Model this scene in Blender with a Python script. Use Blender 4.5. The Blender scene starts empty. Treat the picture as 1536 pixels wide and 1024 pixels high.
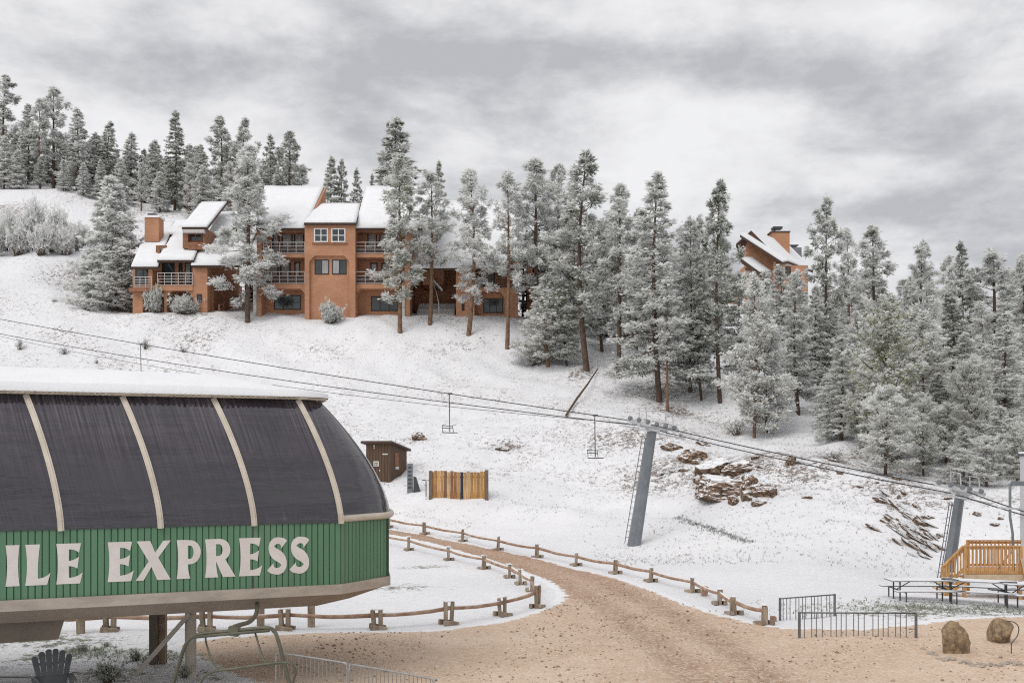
import bpy, bmesh, math, random
import numpy as np
from mathutils import Vector, Matrix, noise as mnoise
R = math.radians
random.seed(7); rng = np.random.default_rng(7)
scene = bpy.context.scene
COL = scene.collection
F, CX, HY, EYE = 1493.33, 768.0, 680.0, 5.0      # the photograph's focal length and horizon, used to turn a sighting into a place

def W(px, py, Y): return Vector(((px-CX)/F*Y, Y, EYE+(HY-py)/F*Y))
def GP(px, py, z=0.0):
    Y = (EYE-z)*F/(py-HY); return Vector(((px-CX)/F*Y, Y, z))

# ------------------------------------------------------------------ camera
cd = bpy.data.cameras.new("camera"); cam = bpy.data.objects.new("camera", cd); COL.objects.link(cam)
cam.location = (0, 0, EYE); cam.rotation_euler = (R(90), 0, 0)
cd.sensor_width = 36; cd.lens = 35; cd.shift_y = (HY-512)/1536; cd.clip_end = 5000; cd.clip_start = .1
scene.camera = cam
cy = scene.cycles; cy.max_bounces = 4; cy.diffuse_bounces = 3; cy.glossy_bounces = 2; cy.transmission_bounces = 2; cy.transparent_max_bounces = 2; cy.caustics_reflective = False; cy.caustics_refractive = False; cy.use_denoising = False; cy.pixel_filter_type = 'BLACKMAN_HARRIS'; cy.filter_width = 1.15; cy.use_adaptive_sampling = False
scene.view_settings.view_transform = 'Standard'; scene.view_settings.look = 'None'
scene.view_settings.gamma = 1; scene.view_settings.exposure = 0.42

# ------------------------------------------------------------------ node helpers
class NT:
    def __init__(s, nt): s.t = nt; s.n = nt.nodes; s.l = nt.links
    def new(s, typ, **kw):
        n = s.n.new(typ)
        for k, v in kw.items(): setattr(n, k, v)
        return n
    def put(s, sock, v):
        if isinstance(v, bpy.types.NodeSocket): s.l.new(v, sock)
        else: sock.default_value = v
    def math(s, op, a, b=0.0, clamp=False):
        n = s.new('ShaderNodeMath', operation=op, use_clamp=clamp); s.put(n.inputs[0], a); s.put(n.inputs[1], b); return n.outputs[0]
    def mix(s, f, a, b):
        n = s.new('ShaderNodeMix', data_type='RGBA'); s.put(n.inputs[0], f); s.put(n.inputs[6], a); s.put(n.inputs[7], b); return n.outputs[2]
    def noise(s, vec, scale, detail=5, rough=.55, dist=0.0):
        n = s.new('ShaderNodeTexNoise'); s.put(n.inputs['Vector'], vec); n.inputs['Scale'].default_value = scale
        n.inputs['Detail'].default_value = detail; n.inputs['Roughness'].default_value = rough; n.inputs['Distortion'].default_value = dist
        return n.outputs['Fac']
    def step(s, v, a, b):
        n = s.new('ShaderNodeMapRange', interpolation_type='SMOOTHSTEP'); s.put(n.inputs[0], v); s.put(n.inputs[1], a); s.put(n.inputs[2], b)
        return n.outputs[0]
    def attr(s, name): return s.new('ShaderNodeAttribute', attribute_name=name).outputs['Fac']
    def scaled(s, vec, sc):
        n = s.new('ShaderNodeMapping'); s.put(n.inputs[0], vec); n.inputs['Scale'].default_value = sc; return n.outputs[0]
def c4(c): return (c[0], c[1], c[2], 1.0)

def new_mat(name):
    m = bpy.data.materials.new(name); m.use_nodes = True
    t = NT(m.node_tree); b = m.node_tree.nodes['Principled BSDF']; co = t.new('ShaderNodeTexCoord').outputs['Object']
    return m, t, b, co
def M(name, col, rough=.7, var=.18, scale=4.0, col2=None, bump=0.0, bscale=None, metal=0.0, spec=.4, stretch=None, snow=None, crack=None):
    """plain procedural material: a base colour broken up by noise, optional bump, optional settled snow on faces that look up"""
    m, t, b, co = new_mat(name)
    v = t.scaled(co, stretch) if stretch else co
    n = t.noise(v, scale, 6, .65)
    f = t.step(n, .3, .7)
    ca = tuple(x*(1-var) for x in col); cb = col2 or tuple(min(1, x*(1+var)) for x in col)
    c = t.mix(f, c4(ca), c4(cb))
    fine = t.noise(v, scale*9, 4, .6)
    c = t.mix(t.math('MULTIPLY', t.step(fine, .55, .8), .25), c, c4(tuple(x*.6 for x in col)))
    if crack:
        ve = t.new('ShaderNodeTexVoronoi', feature='DISTANCE_TO_EDGE'); ve.inputs['Scale'].default_value = crack; wv = t.new('ShaderNodeVectorMath', operation='ADD'); wn = t.new('ShaderNodeTexNoise'); wn.inputs['Scale'].default_value = crack*1.5; wn.inputs['Detail'].default_value = 4; t.put(wn.inputs['Vector'], co)
        sc2 = t.new('ShaderNodeVectorMath', operation='SCALE'); t.put(sc2.inputs[0], wn.outputs['Color']); sc2.inputs['Scale'].default_value = .45/crack; t.put(wv.inputs[0], t.scaled(co, (1, 1, 1.7))); t.put(wv.inputs[1], sc2.outputs[0]); t.put(ve.inputs['Vector'], wv.outputs[0])
        edge_ = t.step(ve.outputs['Distance'], .0, .09); c = t.mix(edge_, c4(tuple(x*.38 for x in col)), c)
    if snow is not None:
        g = t.new('ShaderNodeNewGeometry'); sx = t.new('ShaderNodeSeparateXYZ'); t.put(sx.inputs[0], g.outputs['Normal'])
        up = t.math('ADD', sx.outputs[2], t.math('MULTIPLY', t.math('SUBTRACT', t.noise(co, 4.5, 7, .75), .5), 1.5))
        c = t.mix(t.step(up, snow, snow+.12), c, (.84, .85, .87, 1))
    t.put(b.inputs['Base Color'], c); b.inputs['Roughness'].default_value = rough
    b.inputs['Metallic'].default_value = metal; b.inputs['Specular IOR Level'].default_value = spec
    if bump:
        bn = t.new('ShaderNodeBump'); bn.inputs['Strength'].default_value = bump; bn.inputs['Distance'].default_value = .05
        t.put(bn.inputs['Height'], t.math('ADD', t.noise(v, bscale or scale*5, 6, .65), t.math('MULTIPLY', edge_, 1.2)) if crack else t.noise(v, bscale or scale*5, 6, .65)); t.put(b.inputs['Normal'], bn.outputs[0])
    return m

# ------------------------------------------------------------------ mesh builder
class MB:
    def __init__(s): s.v = []; s.f = []
    def add(s, vs, fs):
        o = len(s.v); s.v += [Vector(x) for x in vs]; s.f += [tuple(i+o for i in f) for f in fs]; return s
    def hexa(s, p):  # 8 corners: bottom ring 0-3, top ring 4-7
        return s.add(p, [(3,2,1,0),(4,5,6,7),(0,1,5,4),(1,2,6,5),(2,3,7,6),(3,0,4,7)])
    def box(s, x0, x1, y0, y1, z0, z1):
        return s.hexa([(x0,y0,z0),(x1,y0,z0),(x1,y1,z0),(x0,y1,z0),(x0,y0,z1),(x1,y0,z1),(x1,y1,z1),(x0,y1,z1)])
    def obox(s, c, sx, sy, sz, m):
        vs = [Vector(c)+m@Vector((i*sx/2, j*sy/2, k*sz/2)) for k in (-1,1) for i, j in ((-1,-1),(1,-1),(1,1),(-1,1))]
        return s.hexa(vs)
    def bar(s, p, q, w, h, up=(0,0,1), w2=None, h2=None):
        p, q = Vector(p), Vector(q); d = (q-p).normalized(); a = d.cross(Vector(up))
        if a.length < 1e-4: a = d.cross(Vector((0,1,0)))
        a.normalize(); b = a.cross(d).normalized(); w2 = w if w2 is None else w2; h2 = h if h2 is None else h2
        return s.hexa([p-a*w/2-b*h/2, p+a*w/2-b*h/2, p+a*w/2+b*h/2, p-a*w/2+b*h/2, q-a*w2/2-b*h2/2, q+a*w2/2-b*h2/2, q+a*w2/2+b*h2/2, q-a*w2/2+b*h2/2])
    def tube(s, pts, r, n=8, cap=True):
        pts = [Vector(p) for p in pts]; rs = r if isinstance(r, (list, tuple)) else [r]*len(pts)
        o = len(s.v); a = None
        for i, p in enumerate(pts):
            d = (pts[min(i+1, len(pts)-1)]-pts[max(i-1, 0)]).normalized()
            if a is None: a = d.orthogonal().normalized()
            a = (a-d*a.dot(d)).normalized(); b = d.cross(a)
            for k in range(n):
                t = 2*math.pi*k/n; s.v.append(p+(a*math.cos(t)+b*math.sin(t))*rs[i])
        for i in range(len(pts)-1):
            for k in range(n):
                s.f.append((o+i*n+k, o+i*n+(k+1)%n, o+(i+1)*n+(k+1)%n, o+(i+1)*n+k))
        if cap:
            s.f.append(tuple(o+k for k in reversed(range(n)))); e = o+(len(pts)-1)*n; s.f.append(tuple(e+k for k in range(n)))
        return s
    def prism(s, poly, d):   # closed polygon (list of points), pushed along vector d
        n = len(poly); d = Vector(d); vs = [Vector(p) for p in poly]+[Vector(p)+d for p in poly]
        return s.add(vs, [tuple(range(n))[::-1], tuple(range(n, 2*n))]+[(i, (i+1)%n, n+(i+1)%n, n+i) for i in range(n)])
    def slab(s, a, b, c, d, t):  # four corners of the top face, thickness down along the normal
        a, b, c, d = map(Vector, (a, b, c, d)); n = (b-a).cross(d-a).normalized()
        if n.z < 0: n = -n
        return s.hexa([a-n*t, b-n*t, c-n*t, d-n*t, a, b, c, d])
    def bpx(s, x0, x1, y0, y1, Yf, Yb):  # box whose front face is sighted at depth Yf
        p, q = W(x0, y1, Yf), W(x1, y0, Yf); return s.box(p.x, q.x, Yf, Yb, p.z, q.z)
    def build(s, name, mat, parent=None, smooth=False, local=False, bevel=0):
        me = bpy.data.meshes.new(name); off = Vector((0,0,0))
        if parent is not None and not local:
            r = parent
            while r.parent: r = r.parent
            off = r.location
        me.from_pydata([tuple(v-off) for v in s.v], [], s.f)
        bm = bmesh.new(); bm.from_mesh(me); bmesh.ops.recalc_face_normals(bm, faces=bm.faces)
        if bevel: bmesh.ops.bevel(bm, geom=bm.edges[:], offset=bevel, segments=1, affect='EDGES', clamp_overlap=True)
        bm.to_mesh(me); bm.free()
        if smooth: me.polygons.foreach_set('use_smooth', [True]*len(me.polygons))
        me.materials.append(mat); o = bpy.data.objects.new(name, me); COL.objects.link(o)
        if parent is not None: o.parent = parent
        return o
def tag(o, label=None, cat=None, group=None, kind=None):
    for k, v in (('label', label), ('category', cat), ('group', group), ('kind', kind)):
        if v: o[k] = v
    return o
def thing(name, label, cat, loc=(0,0,0), group=None, rz=0.0):
    o = bpy.data.objects.new(name, None); COL.objects.link(o); o.location = loc; o.rotation_euler.z = rz; o.empty_display_size = .3
    return tag(o, label, cat, group)
def copy_tree(o, parent=None):
    c = o.copy(); COL.objects.link(c)
    if parent is not None: c.parent = parent
    for ch in list(o.children): copy_tree(ch, c)
    return c

# ------------------------------------------------------------------ terrain height
ctl = []
def cp(px, py, Y): p = W(px, py, Y); ctl.append((p.x, p.y, p.z))
for X in (-60,-40,-20,0,20,40,60):
    for Y in (-30,-5,15,26): ctl.append((X, Y, 0.0))
for X in (-15,-5,5,15): ctl.append((X, 33, 0.0))
for a in ((582,790,60),(694,812,55),(806,836,48),(923,860,41.5),(1039,888,36),(945,815,55),(860,790,58),(700,780,62),(582,722,70),(690,747,64),
          (500,640,80),(600,560,94),(600,478,104),(600,473,106),(450,473,105),(350,471,105),(200,470,105),(200,560,93),(100,545,93),(100,474,103),(0,440,109),(0,385,124),(100,385,123),
          (0,275,156),(110,292,153),(280,328,148),(760,522,100),(868,557,95),(1000,612,86),(940,565,93),(1130,657,76),(1200,620,83),(1080,600,87),(1325,712,63),(1260,657,73),
          (1450,725,59),(1560,730,56),(1000,665,71),(1085,738,60),(1160,690,63),(1180,745,56),(1100,790,53),(1200,800,49.5),(1060,830,49),(1330,775,51),(1280,712,58),
          (1415,885,43),(1400,852,47),(1400,832,49.5),(1330,848,46),(1250,850,43),(1536,875,42),(1536,800,49),(1600,880,41),(945,720,66),(850,650,76),(800,700,70),(740,600,86),(945,640,74),(660,690,73),
          (1000,625,83),(700,480,104),(780,480,106),(-60,470,103),(-150,380,123)): cp(*a)
for px, Y, z in ((450,118,20.2),(600,116,20.6),(700,116,20.6),(240,118,21),(450,138,30),(560,152,37),(700,150,34),(1160,140,25),(1300,130,19),(1500,110,13.5),(1500,140,21),
                 (1000,130,24),(850,114,19),(1000,160,30),(1300,165,25),(-100,160,48),(300,175,46),(1700,90,9),(1700,60,3.5)):
    ctl.append(((px-CX)/F*Y, Y, z))
ctl = np.array(ctl, float)
def tps_k(r2): return np.where(r2 > 1e-9, r2*np.log(np.maximum(r2, 1e-9)), 0)
_n = len(ctl); _d = ((ctl[:, None, :2]-ctl[None, :, :2])**2).sum(2)
_A = np.zeros((_n+3, _n+3)); _A[:_n, :_n] = tps_k(_d)+np.eye(_n)*6.0; _A[:_n, _n] = 1; _A[:_n, _n+1:] = ctl[:, :2]; _A[_n:, :_n] = _A[:_n, _n:].T
_w = np.linalg.solve(_A, np.concatenate([ctl[:, 2], [0,0,0]]))
def sm(x, a, b): t = np.clip((x-a)/(b-a), 0, 1); return t*t*(3-2*t)
_ph = rng.uniform(0, 6.28, (24, 2)); _dr = rng.uniform(0, 6.28, 24); _fq = np.geomspace(.25, 4.2, 24)
def ripple(x, y):
    s = np.zeros_like(x)
    for i in range(24):
        s += np.sin((x*np.cos(_dr[i])+y*np.sin(_dr[i]))*_fq[i]+_ph[i, 0]+.8*np.sin(y*_fq[i]*.37+_ph[i, 1]))*.055/_fq[i]**.55
    return s
def height(X, Y):
    X = np.atleast_1d(np.asarray(X, float)); Y = np.atleast_1d(np.asarray(Y, float))
    xc = np.clip(X, -95, 105); yc = np.clip(Y, -30, 172)
    z = np.zeros_like(xc)
    for i in range(0, len(xc), 20000):
        r2 = (xc[i:i+20000, None]-ctl[None, :, 0])**2+(yc[i:i+20000, None]-ctl[None, :, 1])**2
        z[i:i+20000] = tps_k(r2)@_w[:_n]+_w[_n]+_w[_n+1]*xc[i:i+20000]+_w[_n+2]*yc[i:i+20000]
    far = sm(np.hypot(X-5, Y-70), 130, 420); z = z*(1-far)+(-30)*far
    flat = sm(z, .05, 1.6)
    return z+ripple(X, Y)*(.12+.75*flat)
def hz(x, y): return float(height([x], [y])[0])
def ground(px, py):
    """where the sight line through a point of the photograph meets the ground"""
    Ys = np.arange(14, 172, .4); X = (px-CX)/F*Ys; zr = EYE+(HY-py)/F*Ys; d = height(X, Ys)-zr
    k = np.argmax(d > 0) if (d > 0).any() else len(Ys)-1
    Y = Ys[k]-.4*d[k]/(d[k]-d[k-1]) if k > 0 and d[k] > 0 else Ys[k]
    x = (px-CX)/F*Y; return Vector((x, Y, hz(x, Y)))

# ------------------------------------------------------------------ materials
brick, _t, _b, _co = new_mat('brick')
_br = _t.new('ShaderNodeTexBrick'); _mp = _t.new('ShaderNodeMapping'); _mp.inputs['Rotation'].default_value = (R(90), 0, 0)
_t.put(_mp.inputs[0], _co); _t.put(_br.inputs['Vector'], _mp.outputs[0]); _br.inputs['Scale'].default_value = 1.0
_br.inputs['Brick Width'].default_value = .6; _br.inputs['Row Height'].default_value = .2; _br.inputs['Mortar Size'].default_value = .018
_br.inputs['Color1'].default_value = (.55, .275, .155, 1); _br.inputs['Color2'].default_value = (.49, .24, .135, 1); _br.inputs['Mortar'].default_value = (.45, .27, .175, 1)
_c = _t.mix(_t.step(_t.noise(_co, .35, 6, .65), .35, .7), (1,1,1,1), (.78,.76,.74,1))
_mm = _t.new('ShaderNodeMix', data_type='RGBA', blend_type='MULTIPLY'); _mm.inputs[0].default_value = 1; _t.put(_mm.inputs[6], _br.outputs['Color']); _t.put(_mm.inputs[7], _c)
_t.put(_b.inputs['Base Color'], _mm.outputs[2]); _b.inputs['Roughness'].default_value = .85
_bn = _t.new('ShaderNodeBump'); _bn.inputs['Strength'].default_value = .25; _bn.inputs['Distance'].default_value = .03
_t.put(_bn.inputs['Height'], _br.outputs['Fac']); _bn.invert = True; _t.put(_b.inputs['Normal'], _bn.outputs[0])

snow_m = M('settled_snow', (.83,.84,.86), .75, .03, 1.2, bump=.25, bscale=14, spec=.3)
trimwood = M('dark_trim', (.075,.045,.032), .7)
brownwood = M('brown_timber', (.26,.12,.065), .75, .25, 3)
railmetal = M('pale_rail', (.5,.47,.45), .45, .1)
darkrail = M('dark_rail', (.06,.035,.03), .5)
framedark = M('dark_window_frame', (.03,.025,.022), .45)
framewhite = M('white_window_frame', (.7,.7,.68), .5)
stonewhite = M('white_stone', (.62,.6,.55), .8, .25, 2, bump=.6, bscale=4)
curtain = M('pane_with_curtain', (.34,.33,.33), .12, .35, 2.2, spec=.7, stretch=(6,6,.3))
paneglass = M('dark_pane', (.035,.045,.05), .06, .5, .8, spec=.8)
concrete = M('concrete', (.36,.35,.33), .85, .15, 2, bump=.2)
beige = M('beige_painted_steel', (.40,.345,.29), .5, .16, 1.6, bump=.08, stretch=(1,1,3))
ribpaint = M('cream_rib_paint', (.56,.50,.40), .5, .14, 3, col2=(.60,.54,.46))
browngrey = M('shaded_brown_beam', (.17,.135,.105), .6, .15, 1.2)
galv = M('galvanised_steel', (.20,.215,.23), .42, .14, 2.2, metal=.35)
sheavepaint = M('light_grey_steel', (.48,.49,.5), .45, .15, 3, metal=.2)
darksteel = M('dark_steel', (.075,.078,.082), .45, .2, 5, metal=.3)
rope_m = M('steel_rope', (.05,.05,.052), .5, .2, 20, metal=.3)
olive = M('olive_chair_paint', (.115,.108,.078), .4, .2, 4)
fencewood = M('weathered_fence_wood', (.30,.22,.155), .85, .3, 5, col2=(.44,.36,.28), bump=.5, bscale=30, stretch=(1,1,.3))
railwood = M('rusty_brown_rail', (.34,.17,.10), .75, .2, 3, col2=(.46,.34,.25))
newwood = M('fresh_cedar', (.50,.25,.085), .7, .2, 5, col2=(.62,.36,.15), bump=.2, stretch=(1,1,.4))
palewood = M('pale_board', (.52,.4,.28), .75, .15, 4)
shedwood = M('brown_plywood', (.105,.066,.042), .8, .2, 2.5, bump=.2, stretch=(6,6,.5))
bark = M('pine_bark', (.10,.075,.058), .95, .35, 6, col2=(.16,.105,.075), bump=.8, bscale=24, stretch=(1,1,.35))
barkred = M('reddish_bark', (.19,.10,.06), .95, .3, 6, col2=(.26,.17,.11), bump=.8, bscale=24, stretch=(1,1,.35))
rockmat = M('red_rock', (.21,.135,.09), .95, .4, 2.6, col2=(.40,.275,.195), bump=1.0, bscale=7, snow=.46, crack=1.7)
bouldermat = M('tan_boulder', (.22,.16,.105), .95, .4, 2.2, col2=(.44,.32,.2), bump=1.0, bscale=5)
paper = M('paper_notice', (.6,.59,.55), .8, .12, 20)

def green_clad():
    m, t, b, co = new_mat('green_cladding_paint')
    v = t.scaled(co, (1, 1, .25)); n = t.noise(v, 1.6, 6, .6); st = t.noise(t.scaled(co, (9, 9, .5)), 1.5, 5, .7)
    c = t.mix(t.step(n, .3, .7), (.085,.195,.108,1), (.112,.235,.135,1)); c = t.mix(t.math('MULTIPLY', t.step(st, .6, .8), .35), c, (.06,.13,.07,1))
    ri = t.new('ShaderNodeNewGeometry').outputs['Random Per Island']; c = t.mix(t.math('MULTIPLY', ri, .30), c, (.115,.235,.14,1))
    sz_ = t.new('ShaderNodeSeparateXYZ'); t.put(sz_.inputs[0], co); drip = t.noise(t.scaled(co, (7, 7, .35)), 1.4, 6, .7)
    c = t.mix(t.math('MULTIPLY', t.math('MULTIPLY', t.step(drip, .5, .75), t.step(sz_.outputs[2], 2.9, 2.24)), .55), c, (.10,.10,.07,1))
    spot = t.noise(co, 14, 4, .6); c = t.mix(t.step(spot, .73, .76), c, (.3,.33,.28,1))
    t.put(b.inputs['Base Color'], c); b.inputs['Roughness'].default_value = .5; return m
greenm = green_clad()
def tinted():
    m, t, b, co = new_mat('smoked_window_plastic')
    xyz = t.new('ShaderNodeSeparateXYZ'); t.put(xyz.inputs[0], co)      # u runs along the station, raked like the ribs, so that streaks run down each panel
    u_ = t.math('ADD', t.math('MULTIPLY', xyz.outputs[0], .93), t.math('ADD', t.math('MULTIPLY', xyz.outputs[1], .369), t.math('MULTIPLY', xyz.outputs[2], .27)))
    cu = t.new('ShaderNodeCombineXYZ'); t.put(cu.inputs[0], u_); t.put(cu.inputs[2], xyz.outputs[2]); uz = cu.outputs[0]
    st = t.noise(t.scaled(uz, (18, 1, .30)), 1.6, 6, .66); big = t.noise(t.scaled(uz, (.22, 1, 2.0)), 1.5, 5, .62)
    c = t.mix(t.step(st, .35, .75), (.020,.015,.024,1), (.047,.037,.052,1)); c = t.mix(t.math('MULTIPLY', t.step(big, .42, .66), .65), c, (.012,.011,.014,1))  # broad level dark bands: curved reflections painted into the base colour
    zz = t.new('ShaderNodeSeparateXYZ'); t.put(zz.inputs[0], co); wear_sheen = t.noise(t.scaled(uz, (11, 1, .22)), 1.7, 6, .66); soft = t.noise(t.scaled(uz, (.7, 1, 1.0)), 1.0, 4, .6)
    c = t.mix(t.math('MULTIPLY', t.math('MULTIPLY', t.step(wear_sheen, .38, .70), t.step(zz.outputs[2], 4.2, 5.9)), t.math('MULTIPLY', t.step(soft, .30, .60), .7)), c, (.16,.14,.155,1))   # weathered streaks under the eave, with a lighter sky sheen painted in
    smear = t.noise(t.scaled(uz, (5, 1, .8)), 1.6, 6, .7); c = t.mix(t.math('MULTIPLY', t.math('MULTIPLY', t.step(smear, .56, .74), t.step(zz.outputs[2], 4.25, 3.7)), .6), c, (.13,.12,.125,1))
    t.put(b.inputs['Base Color'], c); t.put(b.inputs['Roughness'], t.math('ADD', t.math('MULTIPLY', st, .10), .03)); b.inputs['Specular IOR Level'].default_value = 1.0
    bn = t.new('ShaderNodeBump'); bn.inputs['Strength'].default_value = .5; bn.inputs['Distance'].default_value = .06
    t.put(bn.inputs['Height'], t.math('ADD', t.noise(t.scaled(uz, (.35,1,2.6)), 1.1, 4, .55), t.math('MULTIPLY', st, .012))); t.put(b.inputs['Normal'], bn.outputs[0]); return m
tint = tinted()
def lettermat():
    m, t, b, co = new_mat('off_white_letter_paint')
    n = t.noise(co, 3, 6, .6); t.put(b.inputs['Base Color'], t.mix(t.step(n, .35, .7), (.66,.60,.56,1), (.72,.67,.63,1))); b.inputs['Roughness'].default_value = .6; return m
def foliage(name, dark, light, snowc=(.93,.935,.92)):
    m, t, b, co = new_mat(name)
    oi = t.new('ShaderNodeObjectInfo')
    n = t.noise(co, .5, 3, .6); g = t.mix(t.step(n, .3, .7), c4(dark), c4(light))
    fr = t.math('ADD', t.attr('frost'), t.math('MULTIPLY', t.math('SUBTRACT', oi.outputs['Random'], .5), .16), True)
    c = t.mix(fr, g, c4(snowc)); t.put(b.inputs['Base Color'], c); b.inputs['Roughness'].default_value = .8; b.inputs['Specular IOR Level'].default_value = .2
    tl = t.new('ShaderNodeBsdfTranslucent'); t.put(tl.inputs[0], c); mx = t.new('ShaderNodeMixShader'); mx.inputs[0].default_value = .48   # frost and thin needles let light through
    t.put(mx.inputs[1], b.outputs[0]); t.put(mx.inputs[2], tl.outputs[0]); t.put(m.node_tree.nodes['Material Output'].inputs[0], mx.outputs[0]); return m
needle = foliage('frosted_pine_needles', (.050,.072,.028), (.125,.155,.062))
needleg = foliage('frosted_light_green_needles', (.12,.145,.05), (.22,.235,.095))
needley = foliage('frosted_yellow_green_leaves', (.17,.19,.065), (.30,.31,.12))
twig = foliage('frosted_shrub_twigs', (.17,.165,.14), (.27,.26,.22))
weed = foliage('green_weed_leaves', (.06,.10,.025), (.13,.17,.05))

# ------------------------------------------------------------------ gravel outline (sighted on level ground)
gravel_px = [(420,951),(470,949),(560,948),(660,946),(740,935),(800,920),(836,906),(846,894),(838,882),(815,869),(770,852),(720,835),(660,818),(610,806),(575,800),(500,793),(430,787),(250,783),(60,784),
             (60,777),(250,776),(430,779),(500,784),(578,792),(640,802),(700,815),(760,827),(830,844),(900,861),(960,879),(1005,897),(1060,917),(1120,933),(1180,943),(1300,944),(1400,932),(1480,926),(1640,921),
             (1900,1000),(2600,1500),(1400,2600),(300,1900),(470,1120),(440,1040),(350,1012),(300,988),(265,966),(330,956)]
gp = [ground(*p) if p[1] < 955 else GP(*p) for p in gravel_px]
gx = np.array([p.x for p in gp]); gy = np.array([p.y for p in gp])
def poly_dist(X, Y):
    """signed distance to the gravel outline: positive inside"""
    d = np.full(X.shape, 1e9); ins = np.zeros(X.shape, bool)
    for i in range(len(gx)):
        j = (i+1) % len(gx); ax, ay, bx, by = gx[i], gy[i], gx[j], gy[j]
        ex, ey = bx-ax, by-ay; t = np.clip(((X-ax)*ex+(Y-ay)*ey)/(ex*ex+ey*ey), 0, 1)
        d = np.minimum(d, np.hypot(X-ax-t*ex, Y-ay-t*ey))
        c = ((ay > Y) != (by > Y)) & (X < (bx-ax)*(Y-ay)/np.where(by == ay, 1e-9, by-ay)+ax); ins ^= c
    return np.where(ins, d, -d)

def grid_mesh(name, xs, ys, zf, keep=None):
    X, Y = np.meshgrid(xs, ys); x, y = X.ravel(), Y.ravel(); z = zf(x, y)
    nx, ny = len(xs), len(ys); i = np.arange((nx-1)*(ny-1)); r, c = i//(nx-1), i % (nx-1); a = r*nx+c
    q = np.stack([a, a+1, a+nx+1, a+nx], 1)
    if keep is not None:
        k = keep(x, y); q = q[k[q].any(1)]; used = np.unique(q); mp = -np.ones(len(x), int); mp[used] = np.arange(len(used))
        q = mp[q]; x, y, z = x[used], y[used], z[used]
    me = bpy.data.meshes.new(name); me.vertices.add(len(x)); me.vertices.foreach_set('co', np.stack([x, y, z], 1).astype(np.float32).ravel())
    me.loops.add(q.size); me.loops.foreach_set('vertex_index', q.ravel().astype(np.int32)); me.polygons.add(len(q))
    me.polygons.foreach_set('loop_start', (np.arange(len(q))*4).astype(np.int32)); me.update(calc_edges=True)
    me.polygons.foreach_set('use_smooth', [True]*len(q)); me.validate()
    return me, x, y, z
def set_attr(me, name, val): me.attributes.new(name, 'FLOAT', 'POINT').data.foreach_set('value', np.asarray(val, np.float32))

xs = np.concatenate([np.geomspace(-1400, -75, 16), np.arange(-70, -40, 1.0), np.arange(-40, 46, .32), np.arange(46, 80, 1.2), np.geomspace(84, 1400, 16)])
ys = np.concatenate([-np.geomspace(1200, 8, 10), np.arange(-4, 14, 1.5), np.arange(14, 72, .3), np.arange(72, 112, .5), np.arange(112, 174, 2.0), np.geomspace(178, 2200, 16)])
def zt(x, y):
    z = height(x, y); d = poly_dist(x, y)
    return z-sm(d, -.15, .45)*.07
me, x, y, z = grid_mesh('snowy_ground', xs, ys, zt)
def blob(px, py, sx, sy, rot=0.0):
    p = ground(px, py); dx, dy = x-p.x, y-p.y; c, s = math.cos(rot), math.sin(rot)
    u, v = (dx*c+dy*s)/sx, (-dx*s+dy*c)/sy; return np.exp(-(u*u+v*v))
dirt = np.zeros_like(x)
for a in ((1180,800,1.2,2.2,.5),(1215,828,1.6,2,.5),(1250,846,2.2,.8,0),(1165,780,1,1.5,0),(1020,690,3,2,0),(1090,700,4,3,0),(1150,740,3,2.4,0),(1010,840,3,.7,0),(1100,845,3,.7,0),
          (1300,690,4,2.4,.4),(1250,690,3,1.6,.4),(1350,760,3.6,3.5,-.6),(1390,800,3,3,-.6),(1330,735,3,2,0),(1200,710,2.5,2,0),(930,660,4,2,0),(100,430,7,3,.2),(150,440,4,2,0),(1470,750,4,3,0),
          (1005,615,2,1.5,0),(870,560,2,2,0),(990,590,3,2,0),(620,658,1.5,1.2,0),(755,672,1.6,.8,0)):
    dirt = np.maximum(dirt, blob(*a))
gd = poly_dist(x, y); edge = np.exp(-np.clip(-gd, 0, 9)/.9)*.55
grass = np.zeros_like(x)
for a in ((1440,915,4,1.5,0),(1350,918,2.5,1,0),(1500,915,4,1.6,0),(90,985,1.5,1.2,0),(140,975,1.2,.8,0),(170,1010,1.4,1,0),(230,975,1.2,.9,0),(690,805,1.5,.7,-.3),(600,880,2.5,1.4,0),(640,850,2,1,0),(330,1010,1.2,1,0),(60,960,3,1.4,0)):
    grass = np.maximum(grass, blob(*a))
slope = sm(z, .5, 3.5)
groom = np.maximum(1-slope, np.maximum(blob(560,510,16,12,.1)*.7, np.maximum(blob(1200,865,9,2.6,0), blob(930,835,9,3,-.5))))
set_attr(me, 'dirt', np.clip(dirt+edge*.5, 0, 1)); set_attr(me, 'grass', grass); set_attr(me, 'rough_cover', np.clip(slope*(1-.75*groom)+.12, 0, 1))
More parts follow.
